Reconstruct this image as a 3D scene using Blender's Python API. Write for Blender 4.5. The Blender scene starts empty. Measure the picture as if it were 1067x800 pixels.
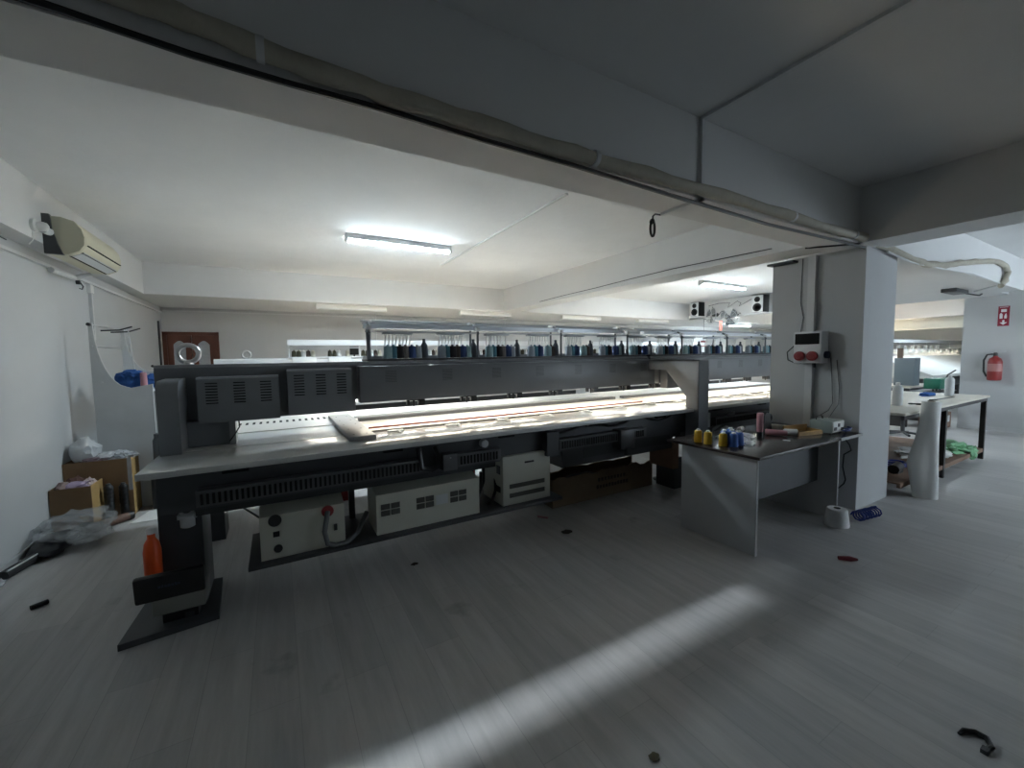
import bpy, bmesh, math, random
from mathutils import Vector, Matrix
random.seed(7)
SC = bpy.context.scene
COL = SC.collection
PI = math.pi

# ------------------------------------------------------------------ materials
MATS = {}
def mat(name, col, rough=0.5, metal=0.0, noise=0.0, nscale=8.0, emit=0.0, emcol=None, alpha=1.0, trans=0.0, bump=0.0, bscale=60.0, spec=None):
    if name in MATS: return MATS[name]
    m = bpy.data.materials.new(name); m.use_nodes = True
    nt = m.node_tree; b = nt.nodes['Principled BSDF']
    b.inputs['Base Color'].default_value = (*col, 1)
    b.inputs['Roughness'].default_value = rough
    b.inputs['Metallic'].default_value = metal
    if spec is not None: b.inputs['Specular IOR Level'].default_value = spec
    if alpha < 1: b.inputs['Alpha'].default_value = alpha
    if trans: b.inputs['Transmission Weight'].default_value = trans
    if emit:
        b.inputs['Emission Color'].default_value = (*(emcol or col), 1)
        b.inputs['Emission Strength'].default_value = emit
    if noise or bump:
        tc = nt.nodes.new('ShaderNodeTexCoord')
    if noise:
        n = nt.nodes.new('ShaderNodeTexNoise'); n.inputs['Scale'].default_value = nscale
        n.inputs['Detail'].default_value = 6; n.inputs['Roughness'].default_value = 0.6
        nt.links.new(tc.outputs['Object'], n.inputs['Vector'])
        r = nt.nodes.new('ShaderNodeMapRange')
        r.inputs['From Min'].default_value = 0.25; r.inputs['From Max'].default_value = 0.75
        r.inputs['To Min'].default_value = 1 - noise; r.inputs['To Max'].default_value = 1 + noise
        nt.links.new(n.outputs['Fac'], r.inputs['Value'])
        mx = nt.nodes.new('ShaderNodeMix'); mx.data_type = 'RGBA'; mx.blend_type = 'MULTIPLY'
        mx.inputs['Factor'].default_value = 1
        mx.inputs['A'].default_value = (*col, 1)
        nt.links.new(r.outputs['Result'], mx.inputs['B'])
        nt.links.new(mx.outputs['Result'], b.inputs['Base Color'])
    if bump:
        n2 = nt.nodes.new('ShaderNodeTexNoise'); n2.inputs['Scale'].default_value = bscale; n2.inputs['Detail'].default_value = 4
        nt.links.new(tc.outputs['Object'], n2.inputs['Vector'])
        bp = nt.nodes.new('ShaderNodeBump'); bp.inputs['Strength'].default_value = bump; bp.inputs['Distance'].default_value = 0.01
        nt.links.new(n2.outputs['Fac'], bp.inputs['Height']); nt.links.new(bp.outputs['Normal'], b.inputs['Normal'])
    MATS[name] = m
    return m

WALL = mat('wall_paint', (.50, .51, .515), .85, noise=.04, nscale=1.2, bump=.08, bscale=40)
CEIL = mat('ceiling_paint', (.76, .765, .765), .85, noise=.04, nscale=1.5, bump=.25, bscale=14)
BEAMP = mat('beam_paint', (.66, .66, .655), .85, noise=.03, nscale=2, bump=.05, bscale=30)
CREAM = mat('cream_paint', (.62, .58, .49), .85, noise=.03, nscale=2)
MGREY = mat('machine_grey_enamel', (.15, .16, .175), .38, noise=.05, nscale=5)
MGREY2 = mat('machine_light_enamel', (.19, .2, .215), .35, noise=.05, nscale=5)
DARK = mat('dark_steel', (.03, .032, .035), .5, noise=.1, nscale=12)
DGREY = mat('dark_grey_enamel', (.05, .053, .057), .45, noise=.1, nscale=9)
BLACK = mat('black_plastic', (.008, .008, .009), .35)
VOID = mat('slot_black', (.004, .004, .004), .9)
TABLE = mat('grey_table_laminate', (.56, .57, .56), .18, noise=.05, nscale=3)
BEDM = mat('pale_bed_plate', (.72, .70, .66), .35, noise=.05, nscale=4)
STEEL = mat('brushed_steel', (.55, .56, .57), .3, metal=.9, noise=.05, nscale=10)
BRACK = mat('satin_bracket_steel', (.30, .31, .32), .42, metal=.35, noise=.06, nscale=8)
RAILM = mat('rack_rail_grey', (.36, .39, .42), .4, metal=.3)
PALER = mat('pale_rack_rail', (.72, .77, .83), .3, metal=.2)
POSTM = mat('rack_post_grey', (.13, .14, .155), .4, metal=.3)
DUCT = mat('grey_duct_plastic', (.10, .105, .11), .55)
BOXM = mat('beige_box_enamel', (.52, .52, .45), .5, noise=.04, nscale=6)
BOXV = mat('box_vent_dark', (.07, .07, .06), .7)
WHITEM = mat('white_enamel', (.66, .67, .68), .4, noise=.03)
WHITEP = mat('white_plastic', (.72, .72, .70), .45)
OFFW = mat('offwhite_plastic', (.58, .55, .42), .5, noise=.04, nscale=5)
LABEL = mat('pale_label', (.55, .57, .58), .5)
CARD = mat('brown_cardboard', (.23, .14, .07), .8, noise=.12, nscale=4)
CARD2 = mat('dull_cardboard', (.19, .135, .085), .85, noise=.15, nscale=5)
CARD_LIT = mat('lit_side_cardboard', (.42, .27, .10), .8, noise=.1, nscale=4)  # lit copy of the cardboard, for box ends facing the tube light
INK = mat('faded_ink', (.045, .03, .02), .8)
WOOD = mat('tray_wood', (.42, .25, .08), .6, noise=.2, nscale=14)
DOORW = mat('door_brown_wood', (.11, .035, .018), .5, noise=.2, nscale=6)
FROST = mat('frosted_pane', (.42, .44, .46), .35, noise=.1, nscale=20)
RED = mat('red_enamel', (.28, .028, .028), .35)
REDP = mat('red_plastic', (.26, .02, .022), .4)
SIGNR = mat('sign_red', (.28, .018, .04), .5)
WHITE = mat('white_print', (.8, .8, .8), .6)
BLUEC = mat('blue_cloth', (.02, .10, .33), .8, noise=.2, nscale=20, bump=.3, bscale=25)
ORANGE = mat('orange_plastic', (.85, .10, .01), .4)
TAPE = mat('wrapped_duct_tape', (.40, .37, .30), .7, noise=.12, nscale=9, bump=.3, bscale=30)
PAPER = mat('white_paper', (.72, .72, .70), .8, noise=.04, nscale=5)
PLASTIC = mat('clear_plastic_film', (.75, .77, .80), .22, alpha=.45, bump=.6, bscale=18)
WRAP = mat('white_plastic_bag', (.50, .51, .52), .22, alpha=.38, bump=.5, bscale=22)
DESKT = mat('desk_dark_laminate', (.045, .035, .032), .22, noise=.1, nscale=6)
DESKP = mat('desk_grey_panel', (.45, .455, .465), .45, noise=.04, nscale=4)
DESKE = mat('desk_edge_strip', (.33, .33, .33), .5)
TWOOD = mat('pale_worktop', (.62, .58, .50), .45, noise=.05, nscale=5)
IRON = mat('dark_iron', (.018, .015, .014), .5)
SHELFW = mat('shelf_brown_board', (.20, .12, .08), .7, noise=.15, nscale=6)
GREENC = mat('green_cloth', (.22, .46, .26), .8, noise=.25, nscale=22, bump=.3, bscale=25)
GREENP = mat('green_plastic', (.015, .14, .09), .45)
DEVG = mat('device_green_grey', (.30, .36, .34), .45)
TILEP = mat('marbled_panel', (.52, .535, .54), .45, noise=.10, nscale=3)
THREADW = mat('white_thread_tube', (.80, .80, .78), .5)
PIPEW = mat('white_trunking', (.60, .61, .61), .55)
BLUEH = mat('blue_hose', (.01, .035, .25), .35)
FAINT = mat('faint_blue_print', (.03, .035, .07), .5)

def thread_mat(name, c):
    m = mat(name, c, .7, noise=.08, nscale=30)
    return m
TH = {
 'pale teal': thread_mat('thread_pale_teal', (.22, .34, .37)),
 'petrol blue': thread_mat('thread_petrol', (.045, .17, .23)),
 'black': thread_mat('thread_black', (.012, .010, .012)),
 'dark brown': thread_mat('thread_brown', (.05, .035, .03)),
 'taupe': thread_mat('thread_taupe', (.16, .15, .145)),
 'navy': thread_mat('thread_navy', (.02, .05, .16)),
 'silver grey': thread_mat('thread_silver', (.32, .36, .41)),
 'charcoal': thread_mat('thread_charcoal', (.075, .09, .11)),
 'cream': thread_mat('thread_cream', (.50, .47, .38)),
 'olive': thread_mat('thread_olive', (.07, .065, .04)),
 'white': thread_mat('thread_white', (.70, .70, .69)),
 'yellow': thread_mat('thread_yellow', (.52, .32, .012)),
 'blue': thread_mat('thread_blue', (.04, .12, .38)),
 'pink': thread_mat('thread_pink', (.52, .26, .29)),
}

def floor_material():
    m = bpy.data.materials.new('pale_laminate_floor'); m.use_nodes = True
    nt = m.node_tree; L = nt.links; b = nt.nodes['Principled BSDF']
    tc = nt.nodes.new('ShaderNodeTexCoord')
    mp = nt.nodes.new('ShaderNodeMapping'); mp.inputs['Rotation'].default_value = (0, 0, PI/2)
    L.new(tc.outputs['Object'], mp.inputs['Vector'])
    br = nt.nodes.new('ShaderNodeTexBrick'); br.inputs['Scale'].default_value = 1.0
    br.inputs['Brick Width'].default_value = 1.28; br.inputs['Row Height'].default_value = 0.19
    br.inputs['Mortar Size'].default_value = 0.0018; br.inputs['Mortar Smooth'].default_value = 0.3
    br.inputs['Color1'].default_value = (.49, .48, .47, 1); br.inputs['Color2'].default_value = (.42, .415, .41, 1)
    br.inputs['Mortar'].default_value = (.36, .355, .35, 1); br.offset = 0.37
    L.new(mp.outputs['Vector'], br.inputs['Vector'])
    mp2 = nt.nodes.new('ShaderNodeMapping'); mp2.inputs['Scale'].default_value = (9, .8, 1)
    L.new(tc.outputs['Object'], mp2.inputs['Vector'])
    n = nt.nodes.new('ShaderNodeTexNoise'); n.inputs['Scale'].default_value = 2.0; n.inputs['Detail'].default_value = 8; n.inputs['Roughness'].default_value = .65
    L.new(mp2.outputs['Vector'], n.inputs['Vector'])
    r = nt.nodes.new('ShaderNodeMapRange'); r.inputs['From Min'].default_value = .3; r.inputs['From Max'].default_value = .7
    r.inputs['To Min'].default_value = .84; r.inputs['To Max'].default_value = 1.12
    L.new(n.outputs['Fac'], r.inputs['Value'])
    mx = nt.nodes.new('ShaderNodeMix'); mx.data_type = 'RGBA'; mx.blend_type = 'MULTIPLY'; mx.inputs['Factor'].default_value = 1
    L.new(br.outputs['Color'], mx.inputs['A']); L.new(r.outputs['Result'], mx.inputs['B'])
    # scattered dirt smudges
    n3 = nt.nodes.new('ShaderNodeTexNoise'); n3.inputs['Scale'].default_value = 3.5; n3.inputs['Detail'].default_value = 9
    L.new(tc.outputs['Object'], n3.inputs['Vector'])
    r3 = nt.nodes.new('ShaderNodeMapRange'); r3.inputs['From Min'].default_value = .66; r3.inputs['From Max'].default_value = .74
    r3.inputs['To Min'].default_value = 1; r3.inputs['To Max'].default_value = .72
    L.new(n3.outputs['Fac'], r3.inputs['Value'])
    mx2 = nt.nodes.new('ShaderNodeMix'); mx2.data_type = 'RGBA'; mx2.blend_type = 'MULTIPLY'; mx2.inputs['Factor'].default_value = 1
    L.new(mx.outputs['Result'], mx2.inputs['A']); L.new(r3.outputs['Result'], mx2.inputs['B'])
    L.new(mx2.outputs['Result'], b.inputs['Base Color'])
    rr = nt.nodes.new('ShaderNodeMapRange'); rr.inputs['To Min'].default_value = .30; rr.inputs['To Max'].default_value = .48
    L.new(n.outputs['Fac'], rr.inputs['Value']); L.new(rr.outputs['Result'], b.inputs['Roughness'])
    return m
FLOOR = floor_material()

# ------------------------------------------------------------------ mesh builder
class MB:
    def __init__(s): s.bm = bmesh.new(); s.smooth = False
    def box(s, x0, x1, y0, y1, z0, z1, bev=0.0, rot=None, c=None):
        g = bmesh.ops.create_cube(s.bm, size=1.0)['verts']
        for v in g:
            v.co = Vector(((x0+x1)/2 + v.co.x*(x1-x0), (y0+y1)/2 + v.co.y*(y1-y0), (z0+z1)/2 + v.co.z*(z1-z0)))
        if bev:
            es = list({e for v in g for e in v.link_edges})
            r = bmesh.ops.bevel(s.bm, geom=es, offset=bev, segments=2, profile=.5, affect='EDGES')
            g = list({v for f in r['faces'] for v in f.verts} | {v for v in g if v.is_valid})
        if rot is not None:
            cc = Vector(c) if c else Vector(((x0+x1)/2, (y0+y1)/2, (z0+z1)/2))
            bmesh.ops.rotate(s.bm, verts=g, cent=cc, matrix=rot)
        return s
    def prism(s, pts, a, b, axis='x'):
        """polygon pts extruded from a to b along axis; pts are (y,z) for x, (x,z) for y, (x,y) for z"""
        def P(p, t):
            return {'x': (t, p[0], p[1]), 'y': (p[0], t, p[1]), 'z': (p[0], p[1], t)}[axis]
        A = [s.bm.verts.new(P(p, a)) for p in pts]; B = [s.bm.verts.new(P(p, b)) for p in pts]
        n = len(pts)
        s.bm.faces.new(A); s.bm.faces.new(B[::-1])
        for i in range(n):
            s.bm.faces.new((A[i], B[i], B[(i+1) % n], A[(i+1) % n]))
        return s
    def rod(s, p0, p1, r, n=10, r1=None):
        return s.tube([p0, p1], [r, r if r1 is None else r1], n)
    def tube(s, pts, r, n=8, closed=False):
        pts = [Vector(p) for p in pts]; N = len(pts)
        rs = r if isinstance(r, (list, tuple)) else [r]*N
        rings = []; prev = None
        for i, p in enumerate(pts):
            if closed: d = pts[(i+1) % N] - pts[i-1]
            elif i == 0: d = pts[1]-pts[0]
            elif i == N-1: d = pts[-1]-pts[-2]
            else: d = (pts[i+1]-pts[i]).normalized() + (pts[i]-pts[i-1]).normalized()
            if d.length < 1e-9: d = Vector((0, 0, 1))
            d.normalize()
            if prev is None:
                up = Vector((0, 0, 1)) if abs(d.z) < .9 else Vector((1, 0, 0))
                u = d.cross(up).normalized()
            else:
                u = (prev - d*prev.dot(d))
                u = u.normalized() if u.length > 1e-6 else d.orthogonal().normalized()
            prev = u; w = d.cross(u)
            rings.append([s.bm.verts.new(p + (u*math.cos(2*PI*k/n) + w*math.sin(2*PI*k/n))*rs[i]) for k in range(n)])
        M = N if closed else N-1
        for i in range(M):
            a, b = rings[i], rings[(i+1) % N]
            for k in range(n):
                f = s.bm.faces.new((a[k], a[(k+1) % n], b[(k+1) % n], b[k])); f.smooth = True
        if not closed:
            s.bm.faces.new(rings[0][::-1]); s.bm.faces.new(rings[-1])
        return s
    def lathe(s, c, prof, n=16, axis='z', cap=True):
        c = Vector(c); rings = []
        def P(r, h, k):
            a = 2*PI*k/n; x, y = r*math.cos(a), r*math.sin(a)
            return c + Vector({'z': (x, y, h), 'x': (h, x, y), 'y': (x, h, y)}[axis])
        for r, h in prof: rings.append([s.bm.verts.new(P(r, h, k)) for k in range(n)])
        for a, b in zip(rings, rings[1:]):
            for k in range(n):
                f = s.bm.faces.new((a[k], a[(k+1) % n], b[(k+1) % n], b[k])); f.smooth = True
        if cap:
            s.bm.faces.new(rings[0][::-1]); s.bm.faces.new(rings[-1])
        return s
    def torus(s, c, R, r, axis='y', n=20, m=8, sx=1.0, sz=1.0):
        pts = []
        for k in range(n):
            a = 2*PI*k/n; x, y = R*math.cos(a)*sx, R*math.sin(a)*sz
            pts.append(Vector(c) + Vector({'y': (x, 0, y), 'x': (0, x, y), 'z': (x, y, 0)}[axis]))
        return s.tube(pts, r, m, closed=True)
    def blob(s, c, size, amp=.25, freq=2.2, sub=3, seed=0, flat=True):
        g = bmesh.ops.create_icosphere(s.bm, subdivisions=sub, radius=1.0)['verts']
        from mathutils import noise as N
        for v in g:
            d = v.co.normalized(); k = 1 + amp*N.noise(d*freq + Vector((seed*3.1, seed*1.7, seed))) + amp*.6*N.noise(d*freq*2.7 + Vector((seed, 5, seed*2)))
            q = Vector((d.x*k*size[0], d.y*k*size[1], d.z*k*size[2]))
            if flat and q.z < -size[2]*.55: q.z = -size[2]*.55
            v.co = Vector(c) + q
        for v in g:
            for f in v.link_faces: f.smooth = True
        return s
    def build(s, name, m, parent=None, loc=None):
        bmesh.ops.recalc_face_normals(s.bm, faces=s.bm.faces)
        if loc is None:
            if parent is not None:
                loc = wloc(parent)
            else:
                xs = [v.co for v in s.bm.verts]
                loc = Vector(((min(v.x for v in xs)+max(v.x for v in xs))/2, (min(v.y for v in xs)+max(v.y for v in xs))/2, min(v.z for v in xs)))
        loc = Vector(loc)
        bmesh.ops.translate(s.bm, verts=s.bm.verts, vec=-loc)
        me = bpy.data.meshes.new(name); s.bm.to_mesh(me); s.bm.free()
        me.materials.append(m)
        try: me.set_sharp_from_angle(angle=math.radians(40))
        except Exception: pass
        o = bpy.data.objects.new(name, me); COL.objects.link(o)
        if parent is not None: o.parent = parent
        else: o.location = loc
        return o

def wloc(o):
    v = Vector((0, 0, 0))
    while o is not None: v += o.location; o = o.parent
    return v

def tag(o, label, cat, group=None, kind=None):
    o['label'] = label; o['category'] = cat
    if group: o['group'] = group
    if kind: o['kind'] = kind
    return o
def thing(name, label, cat, loc, group=None):
    o = bpy.data.objects.new(name, None); COL.objects.link(o); o.location = loc
    return tag(o, label, cat, group)
def struct(o, label=None):
    o['kind'] = 'structure'
    if label: o['label'] = label
    return o
def B(*a, **k): return MB().box(*a, **k)
def copy_thing(src, loc, label, group=None):
    r = src.copy(); COL.objects.link(r); r.location = loc; r['label'] = label
    if group: r['group'] = group
    for ch in list(src.children):
        c = ch.copy(); COL.objects.link(c); c.parent = r
        for g in ch.children:
            d = g.copy(); COL.objects.link(d); d.parent = c
    return r
def ordinal(i):
    return ['first', 'second', 'third', 'fourth', 'fifth', 'sixth', 'seventh', 'eighth', 'ninth', 'tenth', 'eleventh', 'twelfth', 'thirteenth', 'fourteenth', 'fifteenth', 'sixteenth', 'seventeenth', 'eighteenth'][i]

# ------------------------------------------------------------------ the room
ZC, ZS = 2.93, 2.45
XL = -1.76
struct(B(-2.2, 22, -3.2, 9.7, -.1, 0).build('floor', FLOOR), 'pale grey laminate floor with long narrow planks')
struct(B(-2.2, 22, -3.2, 9.7, ZC, ZC+.15).build('ceiling', CEIL))
struct(B(XL-.2, XL, -3.2, 9.7, 0, ZC).build('wall_left', WALL))
struct(B(XL, 22, 9.5, 9.7, 0, ZC).build('wall_back', WALL))
struct(B(11.37, 11.62, -3.2, 2.47, 0, ZC).build('wall_right', WALL))
struct(B(20.5, 20.7, -3.2, 9.5, 0, ZC).build('wall_far_right', WALL))
# near wall behind the viewer: pierced by a wide window opening towards the right bay
w = MB(); w.box(XL, 7.2, -3.2, -3.0, 0, ZC).box(7.2, 11.37, -3.2, -3.0, 0, .9).box(7.2, 11.37, -3.2, -3.0, 2.35, ZC).box(11.37, 20.5, -3.2, -3.0, 0, ZC)
struct(w.build('wall_near', WALL))
fr = MB()
for x in (7.23, 8.6, 10.0, 11.34): fr.box(x-.03, x+.03, -3.14, -3.06, .9, 2.35)
fr.box(7.2, 11.37, -3.14, -3.06, .9, .95).box(7.2, 11.37, -3.14, -3.06, 2.3, 2.35)
struct(fr.build('window_1', WHITEP))
struct(B(4.76, 4.90, -3.0, -.7, 0, ZS).build('wall_light_blocker', WALL))  # unseen blocker, added to keep window light off the near ceiling
# beams
struct(B(XL, 4.662, 1.645, 1.93, ZS, ZC).build('trim_1', BEAMP), 'deep painted ceiling beam crossing above the floor')
struct(B(4.662, 10.6, 1.645, 1.93, ZS, ZC).build('trim_2', BEAMP))
struct(B(4.5, 4.93, -3.0, 1.645, ZS, ZC).build('trim_3', BEAMP))
struct(B(4.27, 4.66, 1.93, 7.72, ZS+.02, ZC).build('trim_4', BEAMP))
struct(B(XL, -1.6, 1.93, 9.5, ZS+.02, ZC).build('trim_5', BEAMP))
struct(B(-1.6, 20.5, 7.72, 9.5, ZS+.02, ZC).build('trim_6', BEAMP))
struct(B(10.4, 10.8, 3.7, 7.72, ZS+.02, ZC).build('trim_7', BEAMP))
struct(MB().box(5.7, 11.37, 1.93, 2.82, ZS+.02, ZC).box(7.4, 11.37, 2.82, 3.7, ZS+.02, ZC).build('trim_8', BEAMP))
struct(B(15.9, 16.3, -3.0, 7.72, 2.10, ZC).build('trim_9', CREAM))
struct(B(15.5, 15.9, -3.0, 7.72, 2.40, ZC).build('trim_12', mat('pinkish_paint', (.58, .53, .49), .85, noise=.03, nscale=2)))
struct(B(4.664, 5.374, 1.64, 2.44, 0, ZS).build('trim_10', WALL), 'square painted white column')
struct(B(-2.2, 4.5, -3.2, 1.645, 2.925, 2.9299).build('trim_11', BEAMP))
# low skirting strips
struct(B(XL, XL+.012, -3.0, 9.5, 0, .07).build('baseboard_left', WALL))
struct(B(11.355, 11.37, -3.0, 2.47, 0, .07).build('baseboard_right', WALL))
# surface trunking along the room
t = MB(); t.box(2.285, 2.315, -3.0, 1.645, 2.908, 2.9249).box(2.285, 2.315, 1.625, 1.645, ZS-.018, 2.92).box(2.285, 2.315, 1.625, 1.93, ZS-.018, ZS)
tag(t.build('cable_trunking', PIPEW), 'thin square trunking running over ceiling and beam to the dangling black cable', 'trunking')
tag(B(2.27, 2.30, 2.95, 6.1, ZC-.016, ZC).build('cable_trunking', PIPEW), 'thin white trunking on the bright ceiling beside the lit tube', 'trunking')
t = MB(); t.box(XL, XL+.03, 2.6, 9.46, 2.36, 2.385)
tag(t.build('cable_trunking', PIPEW), 'long white trunking high along the side wall under the air conditioner', 'trunking')
tag(B(XL+.035, 10.2, 9.47, 9.5, 2.40, 2.425).build('cable_trunking', PIPEW), 'long white trunking high along the rear wall above the door', 'trunking')
tag(B(XL, XL+.03, 6.23, 6.26, 1.75, 2.358).build('cable_trunking', PIPEW), 'short vertical white trunking dropping behind the wire rack', 'trunking')
tag(B(XL, XL+.035, 6.2, 6.29, 2.26, 2.35).build('wall_socket', WHITEP), 'small white junction box under the air conditioner', 'socket')

# door in the back corner
d = thing('door_1', 'brown wooden double door with frosted panes', 'door', (-1.34, 9.48, 0)); d['kind'] = 'structure'
m = MB(); m.box(-1.75, -1.69, 9.42, 9.50, 0, 2.02).box(-.99, -.93, 9.42, 9.50, 0, 2.02).box(-1.75, -.93, 9.42, 9.50, 1.97, 2.03)
m.build('door_frame', DOORW, d)
for x0, x1 in ((-1.69, -1.345), (-1.335, -.99)):
    lf = MB(); lf.box(x0, x0+.085, 9.45, 9.49, 0, 1.97).box(x1-.085, x1, 9.45, 9.49, 0, 1.97).box(x0, x1, 9.45, 9.49, 0, .9)
    a = [(x0+.085, 1.97), (x0+.085, 1.80)] + [(x0+.085+(x1-x0-.17)*i/8, 1.80+.07*math.sin(PI*i/8)) for i in range(1, 8)] + [(x1-.085, 1.80), (x1-.085, 1.97)]
    lf.prism(a, 9.45, 9.49, 'y')
    o = lf.build('door_leaf', DOORW, d)
    B(x0+.08, x1-.08, 9.465, 9.475, .88, 1.95).build('pane', FROST, o)
tag(MB().rod((XL+.015, 9.2, 1.2), (XL+.015, 9.2, 2.2), .015).build('wall_pipe', DARK), 'dark vertical pipe on the side wall by the brown door', 'pipe')

# ------------------------------------------------------------------ lights
def tube_light(loc, length, label, strength, lit=True, axis='x'):
    x, y, z = loc
    t = thing('tube_light', label, 'light', (x, y, z), 'ceiling tube lights')
    h = length/2
    MB().prism([(-.045+y, z), (.045+y, z), (.052+y, z-.062), (-.052+y, z-.062)], x-h, x+h).build('housing', WHITEP, t)
    dm = mat('lit_diffuser_%g' % strength, (.9, .95, 1.0), .4, emit=strength, emcol=(.75, .90, 1.0)) if lit else mat('unlit_diffuser', (.75, .76, .76), .35)
    pts = [(y-.052*math.cos(PI*i/8), z-.063-.026*math.sin(PI*i/8)) for i in range(9)]
    MB().prism(pts, x-h+.02, x+h-.02).build('diffuser', dm, t)
    for sx in (-1, 1):
        MB().box(x+sx*(h-.005)-.012, x+sx*(h-.005)+.012, y-.056, y+.056, z-.09, z-.001).build('end_cap', WHITEP, t)
    return t
tube_light((1.38, 5.07, ZC), 1.26, 'lit tube light on the bright ceiling before the spool racks', 58)
tube_light((8.0, 5.16, ZC), 1.45, 'lit tube light seen beyond the cross beam above the speakers', 70)
for x, lb in ((1.25, 'unlit tube light under the rear soffit beside the brown door'), (3.97, 'unlit tube light under the rear soffit near the cross beam foot'), (6.62, 'unlit tube light under the rear soffit beyond the cross beam'), (9.2, 'unlit tube light under the rear soffit near the loudspeaker')):
    tube_light((x, 8.0, ZS+.02), 1.2, lb, 0, lit=False)
tube_light((13.3, 8.0, ZS+.02), 1.2, 'lit tube light far behind the wall fan', 75)
tube_light((13.8, 3.4, ZC), 1.2, 'lit tube light over the distant white machine', 40)
tube_light((13.0, 1.0, ZC), 1.2, 'lit tube light over the side room past the white wall', 40)

# ------------------------------------------------------------------ thread cones (prototypes share meshes)
PROTO = {}
def cone_proto(kind, colour):
    k = (kind, colour)
    if k in PROTO: return PROTO[k]
    prof = {'cone': [(.010, 0), (.038, .002), (.040, .010), (.036, .095), (.028, .104), (.011, .106), (.010, .118)],
            'tall': [(.010, 0), (.032, .002), (.034, .01), (.030, .11), (.020, .128), (.013, .14), (.013, .168), (.005, .170)],
            'small': [(.010, 0), (.030, .002), (.032, .01), (.026, .085), (.010, .09), (.008, .10)]}[kind]
    me_o = MB().lathe((0, 0, 0), prof, 14).build('thread_cone', TH[colour], None, loc=(0, 0, 0))
    PROTO[k] = me_o
    me_o['_fresh'] = True
    return me_o
def cone(kind, colour, loc, label, group):
    p = cone_proto(kind, colour)
    if p.get('_fresh'):
        del p['_fresh']; o = p
    else:
        o = p.copy(); COL.objects.link(o)
    o.location = loc
    tag(o, label, 'thread', group)
    return o

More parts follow.
